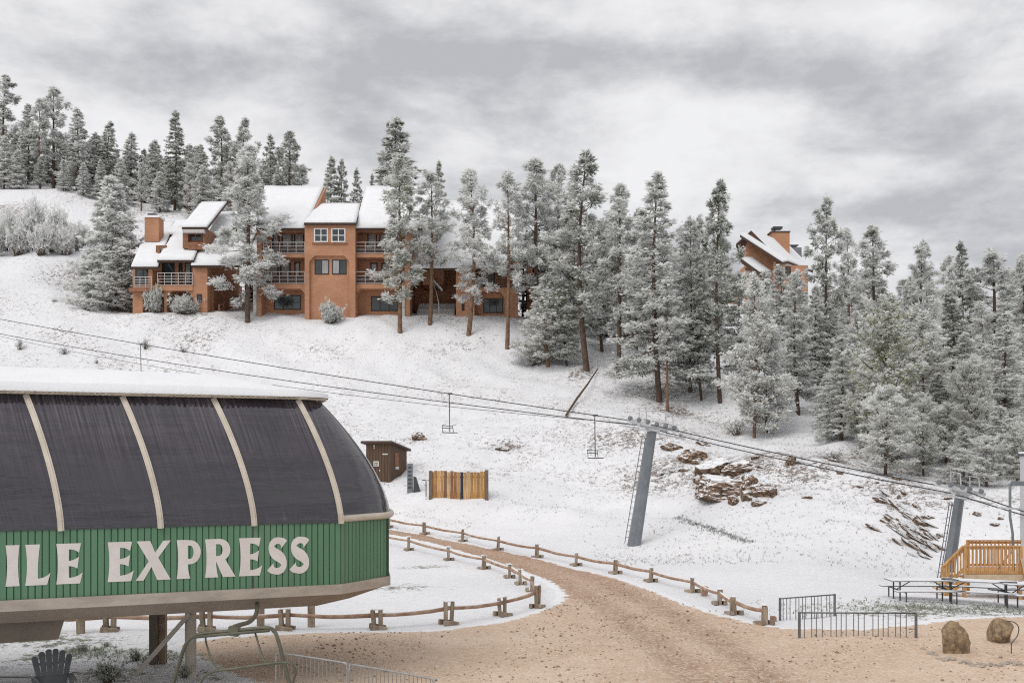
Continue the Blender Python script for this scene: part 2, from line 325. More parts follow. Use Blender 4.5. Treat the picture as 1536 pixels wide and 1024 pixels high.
def ground_mat():
    m, t, b, co = new_mat('trampled_snow_with_soil')
    n1 = t.noise(t.scaled(co, (1,1,.6)), 2.6, 9, .78, .4); n2 = t.noise(co, .11, 4, .6); n3 = t.noise(co, 9, 6, .75, .3); n4 = t.noise(co, .6, 5, .65)
    cov, di, gr = t.attr('rough_cover'), t.attr('dirt'), t.attr('grass')
    base = t.math('ADD', t.math('MULTIPLY', n1, .6), t.math('MULTIPLY', n3, .4))
    lift = t.math('ADD', t.math('MULTIPLY', cov, .092), t.math('ADD', t.math('MULTIPLY', di, .07), t.math('MULTIPLY', gr, .14)))
    lift = t.math('ADD', lift, t.math('MULTIPLY', t.math('SUBTRACT', n2, .5), .34))
    v = t.math('ADD', base, lift)
    mask = t.step(v, .645, .70)
    soil = t.mix(t.step(n4, .35, .65), (.075,.058,.042,1), (.20,.125,.085,1))
    soil = t.mix(t.math('MULTIPLY', di, .8), soil, (.15,.098,.066,1))
    soil = t.mix(t.math('MULTIPLY', gr, t.step(n4, .3, .5)), soil, (.13,.15,.055,1))
    soil = t.mix(t.math('MULTIPLY', t.step(n3, .5, .7), .4), soil, (.30,.25,.19,1))
    sn = t.mix(t.step(n2, .3, .7), (.80,.805,.83,1), (.87,.87,.885,1))
    sn = t.mix(t.math('MULTIPLY', t.step(v, .56, .66), t.math('ADD', t.math('MULTIPLY', cov, .18), .08)), sn, (.50,.49,.47,1))
    c = t.mix(t.math('MULTIPLY', mask, .88), sn, soil); t.put(b.inputs['Base Color'], c); b.inputs['Roughness'].default_value = .8; b.inputs['Specular IOR Level'].default_value = .25
    bn = t.new('ShaderNodeBump'); bn.inputs['Strength'].default_value = .7; bn.inputs['Distance'].default_value = .14
    t.put(bn.inputs['Height'], t.math('SUBTRACT', t.math('ADD', t.math('ADD', n1, t.math('MULTIPLY', n4, .6)), t.math('MULTIPLY', t.noise(t.scaled(co, (.3,2.6,1)), 1.0, 6, .65), .7)), t.math('MULTIPLY', mask, .35))); t.put(b.inputs['Normal'], bn.outputs[0])
    return m
me.materials.append(ground_mat()); go = bpy.data.objects.new('snowy_ground', me); COL.objects.link(go); tag(go, kind='structure')

# gravel yard and track: a sheet just above the ground, its edge broken up and lost under patches of snow
def zg(x, y): return height(x, y)-.03+.045*sm(poly_dist(x, y), -.5, -.1)
me, x, y, z = grid_mesh('gravel_track', np.arange(-34, 36, .22), np.concatenate([np.arange(6, 20, .5), np.arange(20, 74, .22)]), zg, keep=lambda x, y: poly_dist(x, y) > -.55)
gd = poly_dist(x, y); set_attr(me, 'inside', gd)
# wheel ruts run along the middle of the curving track
track = [ground(*p) for p in ((575,796),(660,810),(740,829),(820,853),(890,880),(950,910),(1010,950),(1090,1010),(1180,1100))]
def line_dist(X, Y, pts):
    d = np.full(X.shape, 1e9)
    for p, q in zip(pts[:-1], pts[1:]):
        ex, ey = q.x-p.x, q.y-p.y; t = np.clip(((X-p.x)*ex+(Y-p.y)*ey)/(ex*ex+ey*ey), 0, 1); d = np.minimum(d, np.hypot(X-p.x-t*ex, Y-p.y-t*ey))
    return d
ld = line_dist(x, y, track)
set_attr(me, 'rut', np.clip(np.exp(-((ld-.85)/.42)**2)+.45*np.exp(-(ld/2.4)**2), 0, 1)); set_attr(me, 'far_track', sm(y, 31, 45))
zs = z-.03*np.exp(-((ld-.85)/.4)**2)*sm(gd, .3, 1); me.vertices.foreach_set('co', np.stack([x, y, zs], 1).astype(np.float32).ravel())
def gravel_mat():
    m, t, b, co = new_mat('pink_tan_gravel')
    ins, rut, far = t.attr('inside'), t.attr('rut'), t.attr('far_track')
    big = t.noise(co, .35, 6, .65); mid = t.noise(co, 2.4, 8, .7); fine = t.noise(co, 13, 6, .75); tr = t.noise(t.scaled(co, (.35,1.6,1)), 1.2, 5, .6)
    vo = t.new('ShaderNodeTexVoronoi'); vo.inputs['Scale'].default_value = 15; t.put(vo.inputs['Vector'], co)
    c = t.mix(t.step(big, .3, .7), (.565,.42,.305,1), (.67,.525,.405,1))
    c = t.mix(t.math('MULTIPLY', t.step(mid, .5, .75), .32), c, (.42,.28,.19,1))
    c = t.mix(t.math('MULTIPLY', rut, t.math('ADD', t.math('MULTIPLY', tr, .72), .16)), c, (.26,.155,.10,1))
    c = t.mix(t.math('MULTIPLY', far, .55), c, (.36,.215,.15,1))
    vs = t.new('ShaderNodeSeparateColor'); t.put(vs.inputs[0], vo.outputs['Color'])
    c = t.mix(t.math('MULTIPLY', t.step(vs.outputs[0], .55, 1.0), .5), c, (.80,.68,.58,1))
    c = t.mix(t.math('MULTIPLY', t.step(fine, .54, .72), .5), c, (.28,.17,.12,1))
    sv = t.math('ADD', t.math('MULTIPLY', mid, 1.1), t.math('ADD', t.math('MULTIPLY', fine, .5), t.math('MULTIPLY', ins, -1.15)))
    c = t.mix(t.step(sv, .62, .72), c, (.82,.825,.84,1)); t.put(b.inputs['Base Color'], c); b.inputs['Roughness'].default_value = .9; b.inputs['Specular IOR Level'].default_value = .2
    bn = t.new('ShaderNodeBump'); bn.inputs['Strength'].default_value = .8; bn.inputs['Distance'].default_value = .035
    t.put(bn.inputs['Height'], t.math('ADD', t.math('MULTIPLY', vo.outputs['Distance'], -1.0), t.math('MULTIPLY', mid, 1.2))); t.put(b.inputs['Normal'], bn.outputs[0]); return m
me.materials.append(gravel_mat()); go = bpy.data.objects.new('gravel_track', me); COL.objects.link(go); tag(go, kind='structure')

# ------------------------------------------------------------------ sky and light
w = bpy.data.worlds.new("World"); scene.world = w; w.use_nodes = True; t = NT(w.node_tree); bg = w.node_tree.nodes['Background']
SUN_EL, SUN_AZ = 50, 222        # azimuth clockwise from +Y (north): behind the camera, to the left
sky = t.new('ShaderNodeTexSky', sky_type='NISHITA'); sky.sun_disc = False; sky.sun_elevation = R(SUN_EL); sky.sun_rotation = R(SUN_AZ)
d = t.new('ShaderNodeTexCoord').outputs['Generated']
sx = t.new('ShaderNodeSeparateXYZ'); t.put(sx.inputs[0], d)
hx = t.math('DIVIDE', sx.outputs[0], t.math('MAXIMUM', t.math('ABSOLUTE', sx.outputs[1]), .25)); hzv = t.math('DIVIDE', sx.outputs[2], t.math('MAXIMUM', t.math('ABSOLUTE', sx.outputs[1]), .25))
# cloud deck: sampled on a level sheet overhead so that the banks flatten towards the horizon
cz = t.math('ADD', t.math('MAXIMUM', sx.outputs[2], 0.0), .20)
cb = t.new('ShaderNodeCombineXYZ'); t.put(cb.inputs[0], t.math('DIVIDE', sx.outputs[0], cz)); t.put(cb.inputs[1], t.math('MULTIPLY', t.math('DIVIDE', sx.outputs[1], cz), 1.25)); cb.inputs[2].default_value = 5.3
deck = t.noise(cb.outputs[0], 2.1, 7, .58, .25)
cb2 = t.new('ShaderNodeCombineXYZ'); t.put(cb2.inputs[0], sx.outputs[0]); t.put(cb2.inputs[1], sx.outputs[1]); t.put(cb2.inputs[2], t.math('MULTIPLY', sx.outputs[2], 2.2))
heap = t.noise(cb2.outputs[0], 5.6, 9, .62, .1); broad = t.noise(cb.outputs[0], .75, 2, .5)
v = t.math('ADD', t.math('MULTIPLY', deck, .32), t.math('ADD', t.math('MULTIPLY', heap, .62), t.math('MULTIPLY', broad, .20)))
def gap(az, el, sa, se, amt):     # a thin place (+) or a thick bank (-) in the cloud at an azimuth / elevation
    a = t.math('DIVIDE', t.math('SUBTRACT', hx, az), sa); e = t.math('DIVIDE', t.math('SUBTRACT', hzv, el), se)
    q = t.math('ADD', t.math('MULTIPLY', a, a), t.math('MULTIPLY', e, e)); return t.math('MULTIPLY', t.math('POWER', 2.718, t.math('MULTIPLY', q, -1.0)), amt)
for g in ((.21, .345, .12, .03, .13), (.02, .27, .25, .035, .07), (-.10, .39, .45, .03, -.09), (.40, .33, .11, .045, -.11), (.05, .405, .22, .022, -.05), (-.25, .36, .2, .02, -.04), (.42, .255, .3, .03, -.08), (-.42, .33, .2, .04, .05), (.25, .445, .3, .025, .05), (-.3, .44, .25, .02, -.04), (.3, .22, .5, .03, .03)):
    v = t.math('ADD', v, gap(*g))
rp = t.new('ShaderNodeValToRGB'); t.put(rp.inputs[0], v); el = rp.color_ramp.elements
el[0].position = .47; el[0].color = (3.8, 3.82, 4.02, 1); el[1].position = .69; el[1].color = (6.7, 6.7, 6.78, 1)
for p_, c_ in ((.52, (4.5,4.52,4.68,1)), (.565, (5.25,5.26,5.4,1)), (.615, (6.05,6.04,6.13,1))):
    e_ = el.new(p_); e_.color = c_
col = t.mix(.97, sky.outputs[0], rp.outputs[0]); t.put(bg.inputs['Color'], col); bg.inputs['Strength'].default_value = .1
sl = bpy.data.lights.new('sun', 'SUN'); sl.energy = 1.15; sl.angle = R(45); sl.color = (1, .96, .91); so = bpy.data.objects.new('sun', sl); COL.objects.link(so)
sdir = Vector((math.sin(R(SUN_AZ))*math.cos(R(SUN_EL)), math.cos(R(SUN_AZ))*math.cos(R(SUN_EL)), math.sin(R(SUN_EL))))
so.rotation_euler = sdir.to_track_quat('Z', 'Y').to_euler(); so.location = (0, 0, 60)

# ------------------------------------------------------------------ trees and shrubs
def tri_mesh(name, co, tris, mat, frost=None):
    me = bpy.data.meshes.new(name); me.vertices.add(len(co)); me.vertices.foreach_set('co', np.asarray(co, np.float32).ravel())
    me.loops.add(tris.size); me.loops.foreach_set('vertex_index', tris.ravel().astype(np.int32)); me.polygons.add(len(tris))
    me.polygons.foreach_set('loop_start', (np.arange(len(tris))*3).astype(np.int32)); me.update(calc_edges=True)
    if frost is not None: me.attributes.new('frost', 'FLOAT', 'FACE').data.foreach_set('value', np.asarray(frost, np.float32))
    me.materials.append(mat); return me
def unit(v): return v/np.maximum(np.linalg.norm(v, axis=-1, keepdims=True), 1e-6)
def blades(r, cen, axis, nb, ln, wd, frost, spread=1.0, up=.15, flat=1.0, clear=.0):
    """needle sprays: nb narrow triangles fanning out from every centre, biased along its axis"""
    n = len(cen); c = np.repeat(cen, nb, 0); ax = np.repeat(axis, nb, 0)
    d = r.normal(size=(n*nb, 3))*spread; d[:, 2] = d[:, 2]*flat+up; d = unit(d+ax*.75)
    L = (ln*r.uniform(.65, 1.3, n*nb))[:, None]; s = unit(np.cross(d, r.normal(size=(n*nb, 3))))*(wd*r.uniform(.7, 1.3, n*nb))[:, None]*.5
    b = c+d*L*.08; m = c+d*L*.62; tip = c+d*L
    co = np.stack([b, m+s, m-s, tip], 1).reshape(-1, 3); k = np.arange(n*nb)*4
    tr = np.stack([np.stack([k, k+1, k+2], 1), np.stack([k+1, k+3, k+2], 1)], 1).reshape(-1, 3)
    fr = np.repeat(frost, nb)+.30*d[:, 2]+r.normal(size=n*nb)*.16; return co, tr, np.repeat(np.clip(fr, 0, 1), 2)
def pads(r, cen, rad, off, prob):
    """snow resting on the sprays: ragged level flakes"""
    k = r.random(len(cen)) < prob; c = cen[k]; n = len(c)
    if n == 0: return np.zeros((0,3)), np.zeros((0,3), int), np.zeros(0)
    a = r.uniform(0, 6.28, n)[:, None]+np.arange(5)[None]*1.2566; rr = rad*r.uniform(.5, 1.25, (n, 5))
    p = np.stack([c[:, None, 0]+np.cos(a)*rr, c[:, None, 1]+np.sin(a)*rr, c[:, None, 2]+off-rr*.35+r.normal(size=(n, 5))*rad*.22], 2)
    top = c+np.array([0, 0, off+rad*.18]); co = np.concatenate([p, top[:, None]], 1).reshape(-1, 3); b = np.arange(n)*6
    tr = np.concatenate([np.stack([b+i, b+(i+1) % 5, b+5], 1) for i in range(5)]); return co, tr, np.full(len(tr), .96)
def merge(parts):
    co, tr, fr, o = [], [], [], 0
    for a, b, c in parts: co.append(a); tr.append(b+o); fr.append(c); o += len(a)
    return np.concatenate(co), np.concatenate(tr), np.concatenate(fr)

KIND = {  # H, crown base, radius ratio, branches, frost, snow pads, needle material, bark
 'Pd': (16, .24, .150, 60, .42, .60, 'needle', 'bark'), 'Pm': (16, .26, .150, 58, .80, .92, 'needle', 'bark'), 'Pw': (15, .24, .160, 60, 1.0, 1.0, 'needle', 'barkred'),
 'Pb': (15, .13, .160, 82, 1.0, 1.0, 'needle', 'bark'), 'Pg': (14, .22, .160, 66, .80, .95, 'needleg', 'barkred'), 'Pt': (16, .40, .150, 44, .84, .95, 'needle', 'barkred'),
 'Sd': (16, .10, .160, 100, .40, .65, 'needle', 'bark'), 'Sm': (16, .14, .160, 96, .80, .95, 'needle', 'bark'), 'Sw': (14, .08, .175, 94, 1.0, 1.0, 'needle', 'bark'),
 'Sb': (11, .03, .27, 132, .85, 1.0, 'needle', 'bark'), 'Cw': (10, .06, .23, 88, 1.0, 1.0, 'needle', 'bark'), 'Cg': (10, .08, .235, 90, .80, .9, 'needleg', 'barkred'),
 'Cf': (9, .08, .24, 86, 1.0, 1.0, 'needleg', 'bark'), 'Dg': (9, .10, .34, 108, .50, .7, 'needley', 'bark'), 'Df': (9, .10, .32, 98, .92, .9, 'needley', 'bark')}
def build_tree_meshes(kind, seed):
    r = np.random.default_rng(seed*97+sum(map(ord, kind))); H, cb, rr, nbr, f0, pp, nm, bk = KIND[kind]; fam = kind[0]
    mb = MB(); lean = r.normal(size=2)*.012*H; n = 9
    axis = lambda z: np.array([lean[0]*math.sin(z/H*2.6), lean[1]*math.sin(z/H*3.1), z])
    r0 = .0085*H+.03; mb.tube([axis(-.6)]+[axis(H*k/n) for k in range(1, n+1)], [r0*1.15]+[r0*(1-k/n)**.8+.015 for k in range(1, n+1)], 7, cap=False)
    cen, axs, fr = [], [], []
    lobes = r.uniform(0, 6.28, 3); gaps = r.uniform(.05, .95, 3)
    for i in range(nbr):
        t = ((i+r.random())/nbr)**(.92 if fam == 'P' else 1.05); z = H*(cb+(1-cb)*t*.985)
        if fam == 'P': prof = min(1, (1-t)**.55*1.05)*(.52+.48*min(1, t/.36))*r.uniform(.38, 1.2); elev = R(-12+52*t+r.normal()*14)
        elif fam == 'S': prof = ((1-t)**.8*.97+.05)*r.uniform(.68, 1.12); elev = R(-16+38*t*t+r.normal()*7)
        elif fam == 'D': prof = math.sin(math.pi*(.12+.83*t))**.7*r.uniform(.55, 1.1); elev = R(18+48*t+r.normal()*14)
        else: prof = (min(1, (1-t)**.7*1.1))*(.7+.3*min(1, t/.15))*r.uniform(.6, 1.12); elev = R(8+42*t+r.normal()*12)
        az = i*2.39996+r.normal()*.5
        prof *= 1+.22*math.sin(az*2+lobes[0]+t*4)
        if fam == 'P' and min(abs(t-g) for g in gaps) < .035: prof *= .5
        L = max(.22, rr*H*prof); dirv = np.array([math.cos(az)*math.cos(elev), math.sin(az)*math.cos(elev), math.sin(elev)]); base = axis(z)
        bend = {'P': .28, 'S': -.10, 'C': .2, 'D': .15}[fam]
        pt = lambda u: base+dirv*L*u+np.array([0, 0, bend*L*(u*u-.3*u)+(.25*L*max(0, u-.6)**2*4 if fam == 'S' else 0)])
        mb.tube([pt(0), pt(.5), pt(.96)], [.012*L+.016, .008*L+.010, .006], 4, cap=False)
        m = max(2, int((3+L*(4.0 if fam == 'P' else 5.2))))
        us = r.uniform(.50 if fam == 'P' else .26, 1.0, m)**(.8 if fam == 'P' else 1); us[0] = 1.0
        for u in us:
            p = pt(u); side = np.array([-dirv[1], dirv[0], 0])*r.normal()*L*(.22 if fam == 'P' else .22)*(1.15-u*.55)+np.array([0, 0, r.normal()*(.16 if fam == 'P' else .05)])
            cen.append(p+side); axs.append(unit(dirv*.8+side/(np.linalg.norm(side)+.2)*.6)); fr.append(f0+.10*(u-.5)-.22*max(0, t-.8)*5*.5+r.normal()*.30)
        # dead snags and bare stubs below the crown
    for i in range(10 if fam == 'P' else 3):
        z = H*cb*r.uniform(.45, 1.0); az = r.uniform(0, 6.28); L = r.uniform(.3, .9); b = axis(z); mb.tube([b, b+np.array([math.cos(az)*L, math.sin(az)*L, -.15*L])], [.022, .006], 4, cap=False)
    for k in range(5): cen.append(axis(H*(.965+.01*k))); axs.append(np.array([0, 0, 1.])); fr.append(f0)
    cen, axs, fr = np.array(cen), np.array(axs), np.array(fr)
    if fam == 'P': bl = blades(r, cen, axs, 19, .42, .062, fr, 1.0, .30)
    elif fam == 'S': bl = blades(r, cen, axs, 15, .40, .066, fr, .8, -.02, .45)
    else: bl = blades(r, cen, axs, 15, .32, .055, fr, .9, .25)
    tuft_r = {'P': .19, 'S': .18, 'C': .145, 'D': .115}[fam]
    pd = pads(r, cen+axs*.16, tuft_r, .10, pp); pd2 = pads(r, cen+axs*.30+r.normal(size=cen.shape)*.10, tuft_r*.8, .05, pp); pd3 = pads(r, cen+axs*.05+r.normal(size=cen.shape)*.16, tuft_r*.7, .12, pp); co, tr, f = merge([bl, pd, pd2, pd3])
    crown = tri_mesh(kind+'_crown', co, tr, {'needle': needle, 'needleg': needleg, 'needley': needley}[nm], f)
    tmp = mb.build('trunk', {'bark': bark, 'barkred': barkred}[bk], local=True, smooth=True); tm = tmp.data; bpy.data.objects.remove(tmp); return tm, crown, H
TREES = {}
def Y_ridge(p): return p.y > 140
def tree(px, top, base, kind, width, label, group=None, name='pine_tree'):
    """base: >0 the height in the photo where its foot meets the snow; <0 the distance in metres of a tree whose foot is hidden"""
    if base > 0: p = ground(px, base)
    else:
        Y = -base; X = (px-CX)/F*Y; p = Vector((X, Y, hz(X, Y)))
    h = EYE+(HY-top)/F*p.y-p.z; seed = random.randrange(3); key = (kind, seed)
    if key not in TREES: TREES[key] = build_tree_meshes(*key)
    tm, cm, H = TREES[key]; rr = KIND[kind][2]; sz = h/H; sx = (width*1.15/F*p.y)/(2*rr*H*.82)
    sx = min(max(sx, sz*.62), sz*1.9)
    if Y_ridge(p): sx *= .84
    o = thing(name, label, 'tree', (p.x, p.y, p.z-.05), group, random.uniform(0, 6.28)); o.scale = (sx, sx, sz)
    for nm, mm in (('trunk', tm), ('crown', cm)):
        c = bpy.data.objects.new(nm, mm); COL.objects.link(c); c.parent = o
    return o
G1 = 'conifers of the ridge wood'; G2 = 'pines around the apartment buildings'; G3 = 'pines on the slope below the buildings'; G4 = 'frosted trees of the right-hand wood'
# label key: see the list below; each names the tree by look and neighbour
TL = [
 (10,116,-158,'Pd',58,'tall open-crowned pine at the left frame edge, topmost treetop in the photo',G1), (42,158,-158,'Sm',44,'slender frosted conifer just right of the tallest pine on the ridge',G1),
 (80,133,-157,'Pm',62,'tall broad-topped grey pine on the ridge, second highest treetop there',G1), (60,150,-155,'Pt',44,'thin whitish pine with a bare dark stem on the bare snow crest',G1),
 (115,163,-156,'Sm',50,'pale green-tinged conifer at the right end of the bare snow crest',G1), (142,200,-159,'Sw',40,'short frosted conifer between the crest and the dark pointed spruce',G1),
 (166,183,-158,'Sd',46,'dark pointed spruce behind the big snowy spruce beside the building',G1), (198,200,-162,'Sm',40,'narrow grey conifer right of the dark pointed spruce',G1),
 (228,214,-160,'Sm',42,'grey conifer left of the very tall layered spruce above the chimney',G1), (262,168,-152,'Sd',50,'very tall dark layered spruce rising above the left brick chimney',G1),
 (300,218,-160,'Sm',38,'frosted conifer between the layered spruce and the bushy pine behind the dormer',G1), (327,177,-152,'Pd',62,'bushy green pine rising behind the dormer roof',G1),
 (371,180,-150,'Pd',54,'green-topped pine peeping above the big frosted pine by the balconies',G1), (404,203,-148,'Sd',40,'dark narrow conifer left of the broad pine above the main roof ridge',G1),
 (436,200,-146,'Pd',66,'broad dark pine rising behind the left end of the main roof',G1), (497,236,-140,'Sd',40,'left one of two twin spruces behind the middle roof',G1), (514,240,-141,'Sd',36,'right one of two twin spruces behind the middle roof',G1),
 (535,254,-142,'Sd',30,'small pointed spruce behind the middle roof valley',G1), (558,262,-144,'Sd',22,'tiny spruce tip showing beside the right roof slope',G1), (596,181,-128,'Sd',104,'tall dark green spruce standing behind the right roof',G1), (659,243,-146,'Sd',34,'lone small dark spruce above the low right roof',G1),
 (165,268,462,'Sb',96,'broad snow-laden spruce at the left end of the brick building',G2), (168,383,467,'Cw',56,'small frosted pine at the foot of the broad snow-laden spruce',G2),
 (371,222,-103.3,'Pb',84,'large bushy frost-white pine in front of the left roof and balconies',G2), (600,236,-101,'Pg',72,'bushy pale green pine hiding the right-hand balconies',G2),
 (645,262,486,'Pt',66,'thin pine with bare orange-brown trunk before the outdoor staircase',G2), (703,258,-101.5,'Pw',76,'frost-white pine with pale straight trunk right of the staircase',G2),
 (761,262,523,'Pt',66,'pine with long bare trunk before the arched window of the right wing',G2),
 (822,415,550,'Cg',78,'low spreading light green pine at the foot of the middle grove',G3), (806,242,-103,'Pm',84,'tall grey pine at the left edge of the middle grove',G3), (838,250,-106,'Pm',60,'grey pine squeezed between the two tallest pines of the middle grove',G3),
 (880,233,556,'Pd',92,'tallest green-topped pine of the middle grove, above the fallen pole',G3), (850,470,548,'Cf',60,'young white-frosted pine beside the bare trunks of the middle grove',G3),
 (928,280,566,'Pm',76,'pine with dark straight trunk right of the fallen pole',G3), (903,330,-101,'Sm',54,'shaded conifer filling the middle of the grove above the fallen pole',G3),
 (955,320,556,'Pm',50,'slim frosted pine between the dark-trunked pine and the big conical one',G3), (989,263,603,'Sm',96,'big conical frosted pine with boughs to the snow in the middle of the slope',G3),
 (1001,420,616,'Pt',44,'short pine whose bare reddish trunk stands before the big conical pine',G3), (1035,330,588,'Sw',60,'white-frosted conifer right of the big conical pine',G3), (1052,400,600,'Sm',44,'small dim conifer under the tall pine left of the far house',G3),
 (1080,277,-86,'Pd',66,'tall pine with dark open top left of the far brick house',G3), (1108,408,-90,'Sm',52,'frosted conifer directly below the gable of the far brick house',G3),
 (1131,418,656,'Cg',70,'light green bushy pine, left of a leaning pair, on the open snow',G3), (1150,424,648,'Cw',68,'grey bushy pine, right of a leaning pair, on the open snow',G3),
 (1198,408,622,'Sm',58,'dark-stemmed conifer in front of the far brick house',G4), (1240,302,-92,'Pd',60,'tall green pine just right of the far brick house',G4), (1190,412,-104,'Sw',54,'white-frosted conifer below the chimney of the far brick house',G4), (1148,408,-102,'Sw',54,'white-frosted conifer below the front porch of the far brick house',G4), (1168,402,-96,'Sm',50,'frosted conifer covering the lower wall of the far brick house',G4), (1222,430,-90,'Sm',46,'short frosted conifer under the tall green pine by the far house',G4),
 (1268,345,-104,'Pw',52,'whitish pine peeping between the two tall pines right of the far house',G4), (1308,342,-94,'Pm',70,'round-topped frosted pine with bare trunk amid the right-hand wood',G4), (1262,505,660,'Sw',66,'dense white conifer at the left edge of the light green trees',G4),
 (1285,470,-80,'Cw',60,'frosted young pine behind the yellow-green tree',G4), (1335,478,692,'Dg',112,'broad yellow-green frosted tree, brightest of the right-hand wood',G4), (1328,590,713,'Df',88,'low white-frosted tree with brown trunk at the foot of the wood',G4),
 (1385,366,-92,'Pm',62,'upright green-grey pine on the skyline of the right-hand wood',G4), (1384,470,-72,'Cg',84,'dark-stemmed greenish pine right of the yellow-green tree',G4), (1440,364,-98,'Sd',46,'narrow pointed dark spruce on the right-hand skyline',G4),
 (1424,440,-84,'Sd',64,'dark shaded spruce in the heart of the right-hand wood',G4), (1490,380,-96,'Pm',88,'broad feathery grey pine on the skyline near the right frame edge',G4), (1532,388,-92,'Pm',56,'grey pine cut by the right frame edge on the skyline',G4),
 (1460,545,-68,'Df',76,'white-frosted young tree above the second lift tower',G4), (1512,470,-72,'Sm',70,'tall shaded conifer with dark stem near the right frame edge',G4), (1420,610,-66,'Df',70,'pale frosted small tree left of the second lift tower top',G4),
 (1500,610,-62,'Cw',76,'low frosted tree behind the second lift tower arm',G4), (1545,560,-62,'Sw',60,'frosted conifer at the right frame edge above the deck',G4), (1365,420,-98,'Sm',48,'thin conifer left of the upright skyline pine',G4)]
for a in TL: tree(*a)
# the crowd behind them: nothing in the photo tells these apart
def crowd(lst, label, group):
    for px, top, Y, kind, wd in lst: tree(px, top, -Y, kind, wd, label, group)
cr = []
for i in range(36):
    px = -30+i*13.5+random.uniform(-7, 7); cr.append((px, 196+px*.10+random.uniform(-12, 28), 164+random.uniform(-4, 6), random.choice(['Sm','Sw','Sd','Sm']), 42))
for px, top, Y, k in ((6,205,152,'Sw'),(28,225,152,'Sw'),(60,235,153,'Sm'),(95,240,152,'Sw'),(125,245,152,'Sw'),(180,238,153,'Sw'),(212,245,150,'Pw'),(240,258,148,'Sw'),(283,245,149,'Pw'),(305,250,148,'Sw'),(345,245,147,'Pw'),(395,240,146,'Sm'),(415,255,145,'Sw'),(150,240,152,'Sm'),(455,248,150,'Sm')): cr.append((px, top, Y, k, 46))
crowd(cr, 'frosted conifer standing in the rear ranks of the ridge wood', 'rear ranks of the ridge wood')
cr = []
for i in range(20):
    px = 790+i*15.5+random.uniform(-8, 8); cr.append((px, 330+abs(px-880)*.10+random.uniform(-25, 40), 106+random.uniform(0, 12), random.choice(['Pw','Sw','Pm','Sm']), 46))
crowd(cr, 'dim frosted conifer packed in the back of the middle grove', 'back of the middle grove')
cr = []
for i in range(20):
    px = 1200+(i % 10)*38+random.uniform(-9, 9); row = i//10
    cr.append((px, (400 if row else 470)+random.uniform(-20, 40), (112 if row else 88)+random.uniform(-6, 8), random.choice(['Sm','Sw','Pw','Cw']), 50))
crowd(cr, 'frosted conifer packed in the back of the right-hand wood', 'back of the right-hand wood')
cr = []
for px, top, Y, k in ((1290,590,70,'Dg'),(1385,600,64,'Df'),(1445,640,60,'Cw'),(1480,660,58,'Df'),(1525,640,58,'Df'),(1300,620,68,'Sw'),(1240,560,78,'Sw'),(1560,500,66,'Sm'),(1580,420,80,'Pm'),(1600,540,64,'Sw'),(1405,560,70,'Sm'),(1480,520,76,'Sw'),(1450,500,80,'Sm'),(1350,540,76,'Cw')): cr.append((px, top, Y, k, 60))
crowd(cr, 'small frosted tree in the thicket along the lower edge of the right-hand wood', 'thicket at the lower edge of the wood')
# shrubs
def shrub_mesh(seed, f0, mat, nst, nb, ln, wd):
    r = np.random.default_rng(seed); mb = MB(); cen, ax = [], []
    for i in range(nst):
        az = r.uniform(0, 6.28); el = R(r.uniform(28, 88)); L = r.uniform(.6, 1.05); d = np.array([math.cos(az)*math.cos(el), math.sin(az)*math.cos(el), math.sin(el)]); b = np.array([r.normal()*.12, r.normal()*.12, -.05])
        mb.tube([b, b+d*L*.5, b+d*L*.92+np.array([0,0,.05])], [.022, .012, .005], 4, cap=False)
        for u in r.uniform(.3, 1, nb): cen.append(b+d*L*u+r.normal(size=3)*.09); ax.append(d)
    cen, ax = np.array(cen), np.array(ax); bl = blades(r, cen, ax, 9, ln, wd, np.full(len(cen), f0), .9, .2); pd = pads(r, cen, ln*.6, .04, f0*.8)
    tmp = mb.build('stem', bark, local=True); sm_ = tmp.data; bpy.data.objects.remove(tmp)
    return sm_, tri_mesh('shrub_foliage', *merge([bl, pd])[:2], mat, merge([bl, pd])[2])
SH = [shrub_mesh(1, .75, twig, 34, 12, .17, .035), shrub_mesh(2, .62, needle, 34, 12, .16, .04), shrub_mesh(3, .28, twig, 18, 6, .14, .02), shrub_mesh(4, .34, weed, 26, 7, .11, .035)]
def shrub(px, base, wpx, hpx, k, label, group=None, name='shrub', Y=None):
    p = ground(px, base) if Y is None else Vector(((px-CX)/F*Y, Y, hz((px-CX)/F*Y, Y)))
    s = p.y/F; o = thing(name, label, 'shrub', p, group, random.uniform(0, 6.28)); o.scale = (wpx*s/2,)*2+(hpx*s,)
    for nm, mm in (('stem', SH[k][0]), ('foliage', SH[k][1])):
        c = bpy.data.objects.new(nm, mm); COL.objects.link(c); c.parent = o
shrub(232, 469, 40, 42, 1, 'upright snowy juniper before the left building, by the arched carport'); shrub(278, 471, 62, 30, 1, 'low spreading snowy juniper by the small dark basement window')
shrub(495, 473, 52, 32, 1, 'round snow-covered bush at the foot of the middle bay', Y=102.5)
for i in range(12):
    shrub(-6+i*11.5+random.uniform(-3, 3), 383-(i % 3)*7, 44, 52+random.uniform(-10, 22)-(i > 8)*14, 0, 'bare frosted bush in the grey thicket on the left hillside', 'grey thicket on the left hillside')
for px, b, wd, h, lb in ((30,524,26,18,'dark tuft of weeds on the snow near the left frame edge'),(96,531,22,12,'faint weed tuft above the snowy station roof, second from left'),(218,523,26,17,'dark weed tuft behind the hanging chair pole'),(275,528,22,9,'low brown weed tuft right of the hanging chair pole'),(145,545,14,7,'tiny weed tuft just over the station roof')):
    shrub(px, b, wd, h, 2, lb, 'weed tufts on the open slope', 'weed_tuft')
